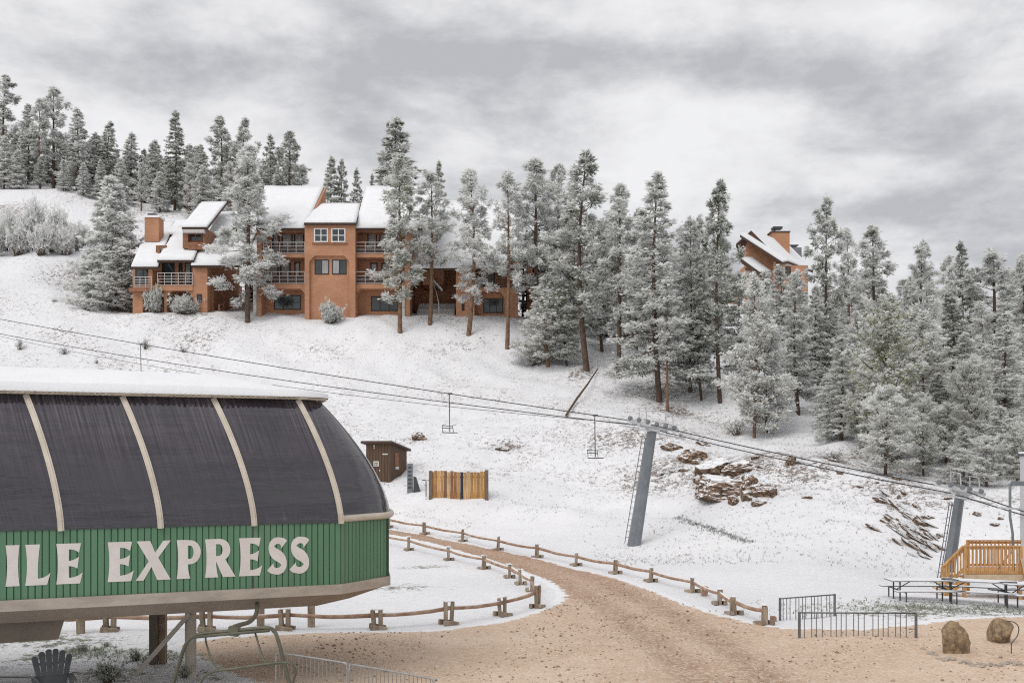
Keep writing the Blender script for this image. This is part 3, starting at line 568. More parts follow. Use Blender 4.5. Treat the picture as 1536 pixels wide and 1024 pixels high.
for px, b, wd, h, lb in ((1105,652,60,26,'greyish shrub under the leaning pine pair'),(1250,690,70,16,'thin grass clump on the bank below the wood'),(1440,728,70,18,'scrub under the trees left of the second tower'),(800,548,80,14,'frosted scrub at the foot of the middle grove')):
    shrub(px, b, wd, h, 2, lb, None, 'scrub_clump')
for px, b, wd, h, lb in ((165,1022,80,36,'leafy green weed by the front edge under the station'),(125,977,34,14,'flat green weed behind the grey slatted chair'),(205,990,34,20,'green weed at the foot of the steel column'),(278,1015,46,24,'green weed around the foot of the cream post'),(160,968,26,8,'small green weed in the trampled snow')):
    shrub(px, b, wd, h, 3, lb, 'green weeds in the snow under the station', 'weed_plant')

# ------------------------------------------------------------------ apartment buildings
def window(parent, x0, x1, y0, y1, Y, cols=2, fr=framedark, pane=paneglass, fw=.07, rows=1, proud=.05, back=.12, label=None):
    p, q = W(x0, y1, Y), W(x1, y0, Y); m = MB()
    yf, yb = Y-proud, Y+back
    m.box(p.x, q.x, yf, yb, q.z-fw, q.z).box(p.x, q.x, yf-.03, yb, p.z, p.z+fw)
    m.box(p.x, p.x+fw, yf, yb, p.z+fw, q.z-fw).box(q.x-fw, q.x, yf, yb, p.z+fw, q.z-fw)
    for k in range(1, cols):
        x = p.x+(q.x-p.x)*k/cols; m.box(x-fw*.4, x+fw*.4, yf+.015, yb, p.z+fw, q.z-fw)
    for k in range(1, rows):
        zz = p.z+(q.z-p.z)*k/rows; m.box(p.x+fw, q.x-fw, yf+.02, yb, zz-fw*.35, zz+fw*.35)
    o = m.build('window', fr, parent)
    if label: o['label'] = label
    MB().box(p.x+fw*.9, q.x-fw*.9, Y-.005, Y+.03, p.z+fw*.9, q.z-fw*.9).build('pane', pane, o); return o
def railing(parent, x0, x1, y0, y1, Y, mat=railmetal, bars=4, post=5, returns=0):
    p, q = W(x0, y1, Y), W(x1, y0, Y); m = MB()
    m.box(p.x, q.x, Y-.04, Y+.04, q.z-.07, q.z)
    for k in range(bars):
        zz = p.z+(q.z-.1-p.z)*k/bars; m.box(p.x, q.x, Y-.02, Y+.02, zz, zz+.05)
    for k in range(post):
        x = p.x+(q.x-p.x-.05)*k/(post-1); m.box(x, x+.05, Y-.045, Y+.045, p.z-.05, q.z+.005)
    return m.build('balcony_railing', mat, parent)
def roof(parent, fe, re, t=.28, name='roof', over=.0):
    """fe, re: (px0, px1, py, Y) of the eave and of the ridge"""
    a, b = W(fe[0], fe[2], fe[3]), W(fe[1], fe[2], fe[3]); d, c = W(re[0], re[2], re[3]), W(re[1], re[2], re[3])
    ro = MB().slab(a, b, c, d, t).build(name, trimwood, parent); n = (b-a).cross(d-a).normalized()
    if n.z < 0: n = -n
    e = (a-d).normalized()
    m = MB(); up = n*.13; k = 14; j = 7; grid = []      # snow lies in a slightly uneven blanket
    for i in range(j+1):
        row = []
        for h in range(k+1):
            u, v_ = h/k, i/j; p = a.lerp(b, u).lerp(d.lerp(c, u), v_); edge = min(1, min(u, 1-u)*k*.9, min(v_, 1-v_)*j*.9)
            row.append(p+n*(.03+.16*min(1, max(edge, .55))+.05*mnoise.noise(p*.6)))
        grid.append(row)
    vs = [p for r_ in grid for p in r_]; nk = k+1; fs = [(i*nk+h, i*nk+h+1, (i+1)*nk+h+1, (i+1)*nk+h) for i in range(j) for h in range(k)]
    rim = [h for h in range(nk)]+[i*nk+k for i in range(1, j+1)]+[j*nk+h for h in range(k-1, -1, -1)]+[i*nk for i in range(j-1, 0, -1)]
    base = len(vs); vs += [vs[i]-n*(((vs[i]-a).dot(n))-.004) for i in rim]; L = len(rim)
    fs += [(rim[i], base+i, base+(i+1) % L, rim[(i+1) % L]) for i in range(L)]
    MB().add(vs, fs).build('roof_snow', snow_m, ro, smooth=True); return ro
def chamfer(m, x, y, dx, dy, Yf, Yb):   # triangular corner piece under a header
    a, b, c = W(x, y, Yf), W(x+dx, y, Yf), W(x, y+dy, Yf); m.prism([a, b, c], (0, Yb-Yf, 0))

# --- middle building
Y0 = 105.0
b0 = W(495, 472, Y0); B = thing('apartment_building', 'three-storey orange brick apartment building with stacked balconies and steep snowy roofs', 'building', (b0.x, b0.y, b0.z))
m = MB(); Yb = Y0+1.9
m.bpx(385, 457, 343, 478, Yb, 117).bpx(533, 614.6, 343, 478, Yb+.002, 117)               # body behind the balconies
m.bpx(385, 392.5, 343, 480, Y0, Yb).bpx(607.2, 614.6, 343, 480, Y0, Yb)                      # outer piers
for (xa, xb) in ((392.5, 457), (533, 607.2)):
    m.bpx(xa, xb, 380.5, 386, Y0, Yb).bpx(xa, xb, 425.5, 433, Y0, Yb).bpx(xa, xb, 343, 346, Y0+.05, Yb)
    chamfer(m, xa, 433, 6.5, 7, Y0, Yb); chamfer(m, xb, 433, -6.5, 7, Y0, Yb)
Yc = Y0-.7
m.bpx(457, 464, 335, 480, Yc, 117.1).bpx(524, 533, 335, 480, Yc, 117.1).bpx(464, 524, 335, 383.5, Yc, 117.1).bpx(464, 524, 383.5, 480, Yc+.35, 117.1)
chamfer(m, 464, 383.5, 8, 9, Yc, Yc+.35); chamfer(m, 524, 383.5, -8, 9, Yc, Yc+.35)
m.build('wall', brick, B)
MB().bpx(385.5, 392, 440, 480, Y0-.25, Y0-.01).build('brick_buttress', brick, B)
MB().bpx(379.6, 384.9, 428, 478, Y0-.1, Y0+.5).build('stone_column', stonewhite, B); MB().bpx(602.6, 607.0, 428, 479, Y0-.12, Y0-.01).build('stone_column', stonewhite, B)
ro = roof(B, (384, 457.5, 342, Y0-.5), (397, 486, 280, 113.2)); roof(B, (532.5, 650, 342, Y0-.5), (549.5, 660, 280, 113.2))
a_, b_, c_ = W(486, 281, 113.0), W(463.5, 332, 105.4), W(486, 332, 113.0)
MB().prism([W(485.4, 282, 113.0), W(459.5, 337, 105.0), W(485.4, 337, 113.0)], (.25, 0, 0)).build('gable_wall', brick, B)
MB().prism([W(548, 282, 113.0), W(534.5, 337, 105.0), W(548, 337, 113.0)], (.25, 0, 0)).build('gable_wall', brick, B)
roof(B, (456, 534, 334, Yc-.45), (479, 541, 306, Yc+6.5)); MB().bpx(456, 534, 334.6, 337.2, Yc-.3, Yc).build('eave_beam', brownwood, B)
for x0, x1 in ((471, 492), (497, 518.3)): window(B, x0, x1, 342.5, 363.5, Yc, 2, framewhite, paneglass, .12, 2)
m = MB().bpx(468, 521, 364, 366.3, Yc-.12, Yc-.002); m.build('window_ledge', brownwood, B)
for x0, x1 in ((472, 493.5), (498.2, 519.8)):
    o = window(B, x0, x1, 389.5, 411.5, Yc+.35, 2, framedark, paneglass, .09)
    p, q = W(x0+1+(10 if x0 < 480 else 0), 410.2, Yc+.33), W(x0+10.5+(10 if x0 < 480 else 0), 390.8, Yc+.33); MB().box(p.x, q.x, Yc+.322, Yc+.338, p.z, q.z).build('curtain', curtain, o)
for xs_, y0, y1 in ((((408.5,419.5),(422.5,439),(441,456.4)), 347, 379.5), (((403,418),(420.5,436),(441.5,450.5)), 392.5, 424.5), (((551,565.5),(569,584),(586,602)), 347, 379.5), (((555.5,566.5),(572,584),(586,600)), 394, 424.5)):
    for x0, x1 in xs_: window(B, x0, x1, y0, y1, Yb, 1, framedark, curtain, .14, label=None)
for x0, x1, y0, y1 in ((411, 451.5, 442.5, 464.5), (556.5, 597.5, 444.5, 466.5)): window(B, x0, x1, y0, y1, Yb, 3, framedark, paneglass, .1)
for x0, x1, dk in ((394.5, 457, 0), (533, 606.5, 0)):
    railing(B, x0, x1, 363, 379.5, Y0-.03, railmetal if x0 > 500 else railmetal, 3, 6); railing(B, x0, x1, 407, 425, Y0-.03, railmetal, 3, 6)
for x0, x1, y0, y1 in ((394.5,457,371,380.4),(394.5,457,413,425.3),(533,606.5,372,380.4),(533,606.5,414,425.3)): MB().bpx(x0, x1, y0, y1, Y0+.06, Y0+.09).build('balcony_screen', darkrail, B)
MB().bpx(385, 457, 343.2, 345, Y0-.35, Y0-.01).bpx(533, 615, 343.2, 345, Y0-.35, Y0-.01).build('fascia_board', trimwood, B)
def balcony_chair(px, py, Y, label):
    p = W(px, py, Y); o = thing('balcony_chair', label, 'chair', p, 'chairs on the balconies'); m = MB(); x, y, z_ = p
    m.box(x-.28, x+.28, y-.28, y+.28, z_+.4, z_+.45).box(x-.28, x+.28, y+.24, y+.29, z_+.45, z_+.95); m.build('seat', railmetal, o)
    for sx_ in (-.25, .25):
        for sy_ in (-.25, .25): MB().box(x+sx_-.025, x+sx_+.025, y+sy_-.025, y+sy_+.025, z_, z_+.4).build('leg', railmetal, o)
balcony_chair(547, 425.3, Y0+.75, 'pale chair on the middle balcony right of the plain brick bay'); balcony_chair(553, 380.3, Y0+.75, 'pale chair on the top balcony right of the plain brick bay')

# --- left building
b1 = W(280, 470, Y0); L_ = thing('apartment_building', 'lower two-storey brick apartment building with dormer, brick chimney and long snowy roof', 'building', (b1.x, b1.y, b1.z))
m = MB(); Yk = Y0+2.0
m.bpx(289, 311, 398, 480, Y0, 118.5)                                                      # right block
m.bpx(228.6, 289, 389, 433, Yk, 118.6).bpx(199, 228.6, 400, 433, Yk+.4, 118.4).bpx(199, 289, 433, 480, Yk+.9, 118.2)
m.bpx(222.5, 228.6, 403, 428, Y0, Yk+.4)
m.bpx(199, 289, 427.5, 436, Y0-.1, Yk+.9).bpx(199, 214, 436, 480, Y0+.1, Yk+.9)
chamfer(m, 289, 436, -9, 9, Y0+.1, Yk+.9); chamfer(m, 250, 436, 8, 8, Y0+.1, Yk+.9); m.bpx(246, 250, 436, 480, Y0+.1, Yk+.9)
p_ = W(311, 398, Y0); m.prism([(p_.x-.4, Y0+.2, p_.z-.2), (p_.x-.4, 117.4, p_.z-.2), (p_.x-.4, 117.4, W(0, 321, 117.5).z)], (.395, 0, 0))
m.build('wall', brick, L_)
MB().bpx(193, 228, 431.5, 437, Y0-.6, Y0-.102).build('balcony_slab', brownwood, L_)
window(L_, 295.5, 303, 441, 453, Y0, 1, framedark, paneglass, .09)
for x0, x1 in ((243, 262), (268, 274), (277, 287)): window(L_, x0, x1, 394, 426, Yk, 1, framedark, curtain if x0 > 270 else paneglass, .12)
window(L_, 203, 226, 403, 430, Yk+.4, 2, framedark, paneglass, .1)
railing(L_, 236, 289, 409, 427.5, Y0-.14, railmetal, 4, 6); railing(L_, 201, 227.8, 415, 431, Y0-.5, railmetal, 4, 4)
roof(L_, (197, 237, 400, Y0-.6), (226, 262, 332, 116.5)); roof(L_, (235.5, 290, 390, Y0-.5), (268, 312, 340, 114.5)); roof(L_, (286.5, 361, 398, Y0-.6), (330, 400, 318, 117.5)); roof(L_, (238, 300, 352, 112.5), (240, 300, 330, 117.5))
o = MB().bpx(236, 240, 372, 392, Y0+2.2, Y0+7).build('dormer_wall', brownwood, L_)
window(L_, 234, 250, 368, 384, Y0+2.4, 1, brownwood, curtain, .25, label='small window tucked under the stepped roof edge')
m = MB(); Yd = Y0+1.6
m.bpx(274, 282, 341, 372, Yd, Yd+8).bpx(304, 308, 341, 372, Yd, Yd+8).bpx(282, 304, 341, 349.5, Yd, Yd+8).bpx(282, 304, 363, 374, Yd, Yd+8).bpx(282, 304, 349, 364, Yd+.6, Yd+7.9)
m.build('dormer_wall', brownwood, L_); MB().bpx(274.5, 306, 344, 349, Yd-.5, Yd-.01).build('dormer_awning', railmetal, L_)
window(L_, 283.5, 303.5, 350, 363, Yd+.6, 2, brownwood, paneglass, .14)
roof(L_, (272.5, 311, 340.5, Yd-.4), (303, 340, 303.5, Yd+9.5))
m = MB().bpx(217, 238, 326, 362, 110, 111.6); m.build('chimney', brick, L_); MB().bpx(216, 239, 322.6, 325.8, 109.9, 111.7).build('chimney_cap', snow_m, L_)
MB().bpx(221, 234, 320.2, 321.4, 110.2, 111.4).bpx(222, 223, 321.4, 322.6, 110.5, 110.6).bpx(232, 233, 321.4, 322.6, 110.5, 110.6).build('chimney_hood', darksteel, L_)
# side entrance let into the flank facing the gap
p = W(313, 470, Y0); xr = W(311, 470, Y0).x
MB().box(xr+.02, xr+.30, 106.2, 108.2, p.z-1, p.z+4.4).build('side_door', brownwood, L_)

# --- right wing
b2 = W(700, 478, Y0); Rw = thing('apartment_building', 'brick wing right of the outdoor staircase with low snowy roof and arched ground-floor window', 'building', (b2.x, b2.y, b2.z))
m = MB(); Yr = Y0+.8
m.bpx(684, 712, 403, 484, Yr, 118).bpx(757, 777, 431, 484, Yr, 118.1).bpx(712, 757, 431, 436.5, Yr, 118).bpx(712, 757, 436.5, 484, Yr+1.2, 118).bpx(712, 777, 403, 431, Yr+1.8, 118.2)
chamfer(m, 712, 436.5, 8, 10, Yr, Yr+1.2); chamfer(m, 757, 436.5, -8, 10, Yr, Yr+1.2)
m.bpx(634, 664, 404, 427, 109, 118).bpx(612, 684, 385, 480, 113, 118.3); m.build('wall', brick, Rw)
window(Rw, 724.5, 754.5, 447.5, 469.5, Yr+1.2, 3, framedark, paneglass, .1); window(Rw, 718, 742, 404, 428, Yr+1.8, 2, framedark, curtain, .12)
railing(Rw, 712, 777, 413, 431, Yr-.05, darkrail, 3, 6)
MB().bpx(692.5, 696.5, 444, 466, Yr-.05, Yr-.003).build('side_window', framedark, Rw); MB().bpx(704, 711, 446, 483, Yr-.06, Yr-.003).build('pale_panel', palewood, Rw)
roof(Rw, (614.5, 784, 402, Y0+.1), (634, 792, 302, 118.5)); MB().bpx(725, 781, 392.5, 396, Y0-.6, Y0-.1).build('eave_beam', brownwood, Rw)
b3 = W(880, 470, 110); Rr = thing('apartment_building', 'dark timber building end glimpsed between the trunks of the middle grove', 'building', b3)
m = MB().bpx(790, 872, 402, 478, 110, 119).bpx(930, 962, 458, 480, 108, 112); m.build('wall', brick, Rr)
MB().bpx(800, 868, 398, 402, 107, 119).build('roof', trimwood, Rr); MB().bpx(799, 869, 395.6, 397.8, 106.9, 119.1).build('roof_snow', snow_m, Rr)
for x0 in (800, 828, 850): window(Rr, x0, x0+16, 412, 436, 110, 2, framedark, paneglass, .1)
railing(Rr, 790, 872, 438, 452, 109.3, darkrail, 3, 7)

# --- stairs, ramp and the lamp between the buildings
st = thing('outdoor_staircase', 'snow-dusted concrete staircase climbing between the two brick wings', 'stairs', W(650, 478, 106)); m = MB()
p0, p1 = W(622, 479, 105.6), W(680, 479, 105.6); zt0 = p0.z-.6
for k in range(13): m.box(p0.x, p1.x, 105.6+k*.42, 112, zt0, p0.z+.02+k*.2)
m.build('steps', concrete, st); sn = MB()
for k in range(13): sn.box(p0.x+.1, p1.x-.1, 105.64+k*.42, 105.96+k*.42, p0.z+.022+k*.2, p0.z+.06+k*.2)
sn.build('step_snow', snow_m, st)
m = MB(); m.tube([W(659, 479, 105.5), W(658, 455, 106.2), W(655, 440, 107), W(650, 427, 108.2)], .05, 6).tube([W(624, 424, 109), W(630, 420, 108.6), W(640, 419, 108.4), W(650, 419, 108.3)], .05, 6)
m.build('handrail', railmetal, st); sm2 = MB().slab(W(647, 415, 108), W(664, 434, 107.4), W(664, 437, 108.6), W(647, 418, 109.2), .12); sm2.build('canopy', snow_m, st)
rp_ = thing('ramp', 'snowy ramp with wooden rail rising between the left and middle buildings', 'ramp', W(350, 474, 106)); m = MB()
a, b = W(322, 473, 105.4), W(384, 473, 105.4); z1 = W(0, 452, 117).z; m.hexa([(a.x, 105.4, a.z-2), (b.x, 105.4, a.z-2), (b.x, 117, a.z-2), (a.x, 117, a.z-2), (a.x, 105.4, a.z), (b.x, 105.4, a.z), (b.x, 117, z1), (a.x, 117, z1)]); m.build('ramp_bed', M('trodden_snow', (.5,.5,.5), .8, .2, 3), rp_)
m = MB()
for dz in (.55, 1.05): m.bar((a.x+.4, 105.6, a.z+dz), (a.x+.4, 116, z1-.2+dz), .08, .14)
for k in range(7): y = 105.6+k*1.7; zz = a.z+(z1-a.z)*(y-105.4)/11.6; m.box(a.x+.34, a.x+.46, y, y+.12, zz, zz+1.15)
m.build('wooden_rail', brownwood, rp_)
MB().box(a.x, b.x, 117.2, 117.5, a.z, a.z+6).build('end_wall', trimwood, rp_)

# --- far house on the right
Yh = 138.0; hb = W(1160, 470, Yh); H_ = thing('hillside_house', 'far brick house with steep snowy gable and tall chimney above the right-hand trees', 'house', hb)
MB().bpx(1118, 1212, 398, 520, Yh+1.2, Yh+13).build('wall', brick, H_)
def gable(m, pts, Ya, dx): m.prism([W(px, py, Ya) for px, py in pts], (0, dx, 0))
m = MB(); gable(m, ((1126,349),(1164,384),(1164,400),(1119,400),(1119,370)), Yh, 1.1); m.build('gable_wall', brick, H_)
a, b, c, d = W(1127.5, 345, Yh-.4), W(1166, 384, Yh-.4), W(1206, 397, Yh+13), W(1178, 350, Yh+13)
a, b = W(1127, 346, Yh-.3), W(1167, 386, Yh-.3)
def hroof(a, b, vec, t=.35):
    ro = MB().prism([a, b, b-Vector((0,0,t)), a-Vector((0,0,t))], vec).build('roof', trimwood, H_); u = Vector((0,0,.01)); MB().prism([a+u, b+u, b+Vector((0,0,.24)), a+Vector((0,0,.24))], Vector(vec)*1.0).build('roof_snow', snow_m, ro)
hroof(a, b, (7.6, 9, -.2)); hroof(W(1104, 366, Yh-.3), W(1126.4, 346, Yh-.3), (3.6, 11.9, -.2))
hroof(W(1110, 352, Yh-2.2), W(1174, 393, Yh-2.2), (1.2, 1.9, .5)); hroof(W(1112, 388, Yh-3.4), W(1140, 408, Yh-3.4), (2.2, 3, .6), .6)
MB().bpx(1118, 1140, 406, 440, Yh-2.5, Yh).build('porch_wall', stonewhite, H_)
MB().bpx(1160.5, 1164, 392, 440, Yh-.9, Yh-.6).bpx(1170, 1178, 396, 440, Yh-.9, Yh-.6).build('porch_post', palewood, H_)
window(H_, 1178, 1186, 400, 416, Yh+1.2, 1, framedark, paneglass, .12)
MB().bpx(1157.5, 1184.5, 348.5, 392, Yh+5, Yh+7).build('chimney', brick, H_); MB().bpx(1156.5, 1185.5, 346.4, 348.4, Yh+4.9, Yh+7.1).build('chimney_cap', trimwood, H_)
MB().bpx(1160, 1174, 339.5, 342.5, Yh+5.2, Yh+6.6).bpx(1161, 1163.5, 342.5, 346.4, Yh+5.4, Yh+6.4).build('chimney_hood', darksteel, H_)
MB().bpx(1186, 1202.5, 371, 392, Yh+11, Yh+14).bpx(1184.5, 1198, 366.6, 368.2, Yh+11, Yh+13).build('metal_flue_box', galv, H_)

# ------------------------------------------------------------------ lift terminal in the left foreground
Tc = Vector((-3.63, 21.1, 0)); Tu = Vector((.93, .369, 0)).normalized(); Tn = Vector((-.369, .93, 0)).normalized()
def T(s, w_, z): return Tc+Tu*s+Tn*w_+Vector((0, 0, z))
def s_at(px, w_=0.0):      # distance along the long side for a sighting
    q = (px-CX)/F; b = Tc+Tn*w_; return -(b.x-q*b.y)/(Tu.x-q*Tu.y)
ZB, ZT, ZE, SL = 2.244, 3.60, 6.19, -15.0
Lt = thing('chairlift_terminal', 'green-clad chairlift station with smoked curved windows and white lettering in the left foreground', 'lift station', T(-5, 2.6, 0))
foot = [(SL, 0), (0, 0), (1.26, 1.0), (1.62, 2.6), (1.26, 4.2), (0, 5.2), (SL, 5.2)]
def skin(m, pts, z0, z1, out=0.0): 
    for (a, b) in zip(pts[:-1], pts[1:]): m.add([T(*a, z0), T(*b, z0), T(*b, z1), T(*a, z1)], [(0,1,2,3)])
# cladding: upright boards with open grooves, on a dark backing
m = MB(); bk = MB(); pitch, gap_ = .122, .010
def clad(a, b):
    a, b = Vector(a), Vector(b); Lg = (b-a).length; d_ = (b-a)/Lg; nn = Vector((d_.y, -d_.x)); n = max(1, round(Lg/pitch)); st_ = Lg/n
    for k in range(n):
        p, q = a+d_*(k*st_+gap_/2), a+d_*((k+1)*st_-gap_/2); e = d_*.008
        p2, q2 = p+nn*.014+e, q+nn*.014-e; p0_, q0_ = p-nn*.004, q-nn*.004
        m.hexa([T(p0_.x, p0_.y, ZB), T(q0_.x, q0_.y, ZB), T(q2.x, q2.y, ZB), T(p2.x, p2.y, ZB), T(p0_.x, p0_.y, ZT), T(q0_.x, q0_.y, ZT), T(q2.x, q2.y, ZT), T(p2.x, p2.y, ZT)])
for a, b in zip(foot[:-1], foot[1:]): clad(a, b)
m.build('green_cladding', greenm, Lt)
for a, b in zip(foot[:-1], foot[1:]):
    a, b = Vector(a), Vector(b); d_ = (b-a).normalized(); nn = Vector((d_.y, -d_.x)); p = [a+nn*.001, b+nn*.001, b-nn*.06, a-nn*.06]
    bk.prism([T(v.x, v.y, ZB+.003) for v in p], (0, 0, ZT-ZB-.006))
bk.build('cladding_backing', M('dark_green_backing', (.03,.07,.04), .7), Lt)
sj = s_at(379)
for za, zb_ in ((ZB, 2.47), (3.31, ZT)): MB().hexa([T(sj+i*.022, y_, z_) for z_ in (za, zb_) for i, y_ in ((-1,-.018),(1,-.018),(1,.01),(-1,.01))]).build('panel_joint', darksteel, Lt)
# corner post at the far end of the chamfer
c = T(1.27, .99, 0); MB().tube([c+Vector((0,0,ZB)), c+Vector((0,0,ZT))], .035, 8).build('corner_trim', M('dark_green_trim', (.03,.06,.04), .5), Lt)
# curved windows
def prof(t_): return t_**1.55
def side(s, t_): f_ = prof(t_); return T(s-.70*f_, -.035+1.22*f_, ZT-.06+(ZE-ZT+.06)*t_)
ribs_px = (92, 241, 381, 511); rib_s = [s_at(p) for p in ribs_px]; step_ = (rib_s[3]-rib_s[0])/3
bounds = [rib_s[0]-step_*3, rib_s[0]-step_*2, rib_s[0]-step_]+rib_s
NT_ = 14
for a, b in zip(bounds[:-1], bounds[1:]):
    m = MB(); vs = []; fs = []; nu = 8
    for i in range(NT_+1):
        for k in range(nu+1):
            p = side(a+(b-a)*k/nu, i/NT_); p = p-Tn*(.0015*math.sin(i/NT_*9+k*.6)*math.sin(math.pi*k/nu)); vs.append(p)
    for i in range(NT_):
        for k in range(nu): o_ = i*(nu+1)+k; fs.append((o_, o_+1, o_+nu+2, o_+nu+1))
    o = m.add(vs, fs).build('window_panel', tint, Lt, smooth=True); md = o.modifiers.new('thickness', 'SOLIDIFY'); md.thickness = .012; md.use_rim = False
for s0 in bounds[1:]:
    m = MB(); pts = [side(s0, i/NT_)-Tn*.03-Vector((0,0,.02)) for i in range(NT_+1)]
    for p, q in zip(pts[:-1], pts[1:]): m.bar(p, q, .115, .06, up=-Tn)
    rb = m.build('window_rib', ribpaint, Lt); m = MB()
    for p, q in zip(pts[:-1], pts[1:]): m.bar(p-Tn*.034, q-Tn*.034, .05, .022, up=-Tn)
    m.build('rib_cap', ribpaint, rb)
top = [(-.70, 1.18), (-.15, 1.62), (-.02, 2.6), (-.15, 3.58), (-.70, 4.02)]; bot = foot[1:6]
def smooth_line(pts, n=6):
    out = []; P = [Vector(p) for p in pts]
    for i in range(len(P)-1):
        p0, p1, p2, p3 = P[max(i-1, 0)], P[i], P[i+1], P[min(i+2, len(P)-1)]
        for k in range(n): u = k/n; out.append(.5*((2*p1)+(p2-p0)*u+(2*p0-5*p1+4*p2-p3)*u*u+(3*p1-p0-3*p2+p3)*u**3))
    return out+[P[-1]]
tb, tt = smooth_line(bot), smooth_line(top); vs, fs = [], []; nk = len(tb)
for i in range(NT_+1):
    t_ = i/NT_; f_ = t_**1.62
    for k in range(nk): p = tb[k].lerp(tt[k], f_); vs.append(T(p.x, p.y, ZT-.06+(ZE-ZT+.06)*t_))
for i in range(NT_):
    for k in range(nk-1): o_ = i*nk+k; fs.append((o_, o_+1, o_+nk+1, o_+nk))
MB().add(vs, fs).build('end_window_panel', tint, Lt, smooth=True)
vs, fs = [], []      # far side, same curve mirrored
for i in range(NT_+1):
    f_ = prof(i/NT_); z_ = ZT-.06+(ZE-ZT+.06)*i/NT_
    for s0 in (SL, 0): vs.append(T(s0-(.7*f_ if s0 == 0 else 0), 5.235-1.22*f_, z_))
for i in range(NT_): fs.append((2*i, 2*i+1, 2*i+3, 2*i+2))
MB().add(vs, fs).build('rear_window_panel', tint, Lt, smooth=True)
m = MB(); pts = [T(p.x, p.y, ZT+.02) for p in smooth_line([(-.02, -.03), (.65, .45), (1.30, .98), (1.66, 2.6), (1.30, 4.22), (0, 5.24)], 5)]; m.tube(pts, .075, 10); m.build('end_sill', ribpaint, Lt, smooth=True)
m = MB().hexa([T(SL, -.045, ZT-.035), T(0, -.045, ZT-.035), T(0, .03, ZT-.035), T(SL, .03, ZT-.035), T(SL, -.045, ZT+.0), T(0, -.045, ZT+.0), T(0, .03, ZT+.0), T(SL, .03, ZT+.0)]); m.build('window_sill', darksteel, Lt)
# roof: corrugated edge, soffit box and blanket of snow
eave = [(SL, 1.02), (-.62, 1.02), (-.02, 1.45), (.10, 2.6), (-.02, 3.75), (-.62, 4.18), (SL, 4.18)]
m = MB(); m.prism([T(*p, ZE) for p in eave], (0, 0, .045)); rf = m.build('roof', ribpaint, Lt)
m = MB(); k = 0; s0 = -13.0
while s0 < -.75:
    m.hexa([T(s0, .975, ZE+.01), T(s0+.06, .975, ZE+.01), T(s0+.06, 1.02, ZE+.01), T(s0, 1.02, ZE+.01), T(s0, .975, ZE+.055), T(s0+.06, .975, ZE+.055), T(s0+.06, 1.02, ZE+.055), T(s0, 1.02, ZE+.055)]); s0 += .11
m.build('roof_corrugation', M('rusty_cream_edge', (.34,.28,.2), .7, .4, 6), rf)
m = MB().prism([T(*p, ZE-.24) for p in [(-.78, 1.25), (-.2, 1.5), (-.1, 2.6), (-.2, 3.7), (-.78, 3.95)]], (0, 0, .238)); m.build('roof_soffit', M('soffit_board', (.40,.33,.25), .75, .3, 5), rf)
sc_ = []
def ring(f_):
    out = []; E = [Vector(p) for p in smooth_line([(-6, 1.0), (-2, 1.0), (-.64, 1.0), (.0, 1.45), (.12, 2.6), (.0, 3.75), (-.64, 4.2), (-2, 4.2), (-6, 4.2)], 6)]
    E = [Vector((SL, 1.0))]+E+[Vector((SL, 4.2))]
    for p in E:
        c_ = Vector((min(p.x, -3.4), 2.6)); q = p.lerp(c_, f_); out.append(q)
    return out
vs, fs, J = [], [], 12
for j in range(J+1):
    f_ = j/J; zz = ZE+.05+(.05 if j == 0 else .09+.50*(1-(1-f_)**2.0))
    if j == 0: zz = ZE+.05
    rg = ring(max(0, (j-1)/(J-1))) if j else ring(0)
    for p in rg: vs.append(T(p.x, p.y, zz*1.0-(.60*math.exp(min(0, p.x+.1)/1.1)*(1-(1-f_)**2.0)*.72 if j else 0)+.04*mnoise.noise(Vector((p.x*.5, p.y*.9, 3.1)))*(j > 1)+.025*mnoise.noise(Vector((p.x*3, p.y*3, 0)))*(j > 0)))
nr = len(ring(0))
for j in range(J):
    for k in range(nr-1): o_ = j*nr+k; fs.append((o_, o_+1, o_+nr+1, o_+nr))
MB().add(vs, fs).build('roof_snow', snow_m, rf, smooth=True)
# fascia and the hull beneath
m = MB(); o1 = [(SL, -.07), (.02, -.07), (1.33, .95), (1.70, 2.6), (1.33, 4.25), (.02, 5.27), (SL, 5.27)]
m.prism([T(*p, ZB-.21) for p in o1], (0, 0, .207)); m.build('floor_fascia', beige, Lt)
o2 = [(SL, -.02), (-.02, -.02), (1.26, .98), (1.6, 2.6), (1.26, 4.2), (0, 5.2), (SL, 5.2)]; o3 = [(SL, .42), (-.42, .42), (.45, 1.25), (.7, 2.6), (.45, 3.9), (-.4, 4.8), (SL, 4.8)]
n = len(o2); vs = [T(*p, ZB-.211) for p in o2]+[T(*p, ZB-.50) for p in o3]; MB().add(vs, [(i, (i+1) % n, n+(i+1) % n, n+i) for i in range(n)]+[tuple(range(n, 2*n))]).build('floor_hull', M('shaded_hull_paint', (.27,.22,.175), .55, .12, 1.0), Lt)  # hull toned darker than the fascia: shade put into its colour
sb = s_at(98, .9); MB().hexa([T(SL, .75, ZB-.98), T(sb-.12, .75, ZB-.93), T(sb-.12, 1.9, ZB-.93), T(SL, 1.9, ZB-.98), T(SL, .75, ZB-.502), T(sb, .75, ZB-.502), T(sb, 1.9, ZB-.502), T(SL, 1.9, ZB-.502)]).build('lower_beam', browngrey, Lt)
p = GP(232, 992); m = MB().box(p.x-.10, p.x+.10, p.y-.1, p.y+.1, -.3, ZB-.8); m.build('support_column', browngrey, Lt)
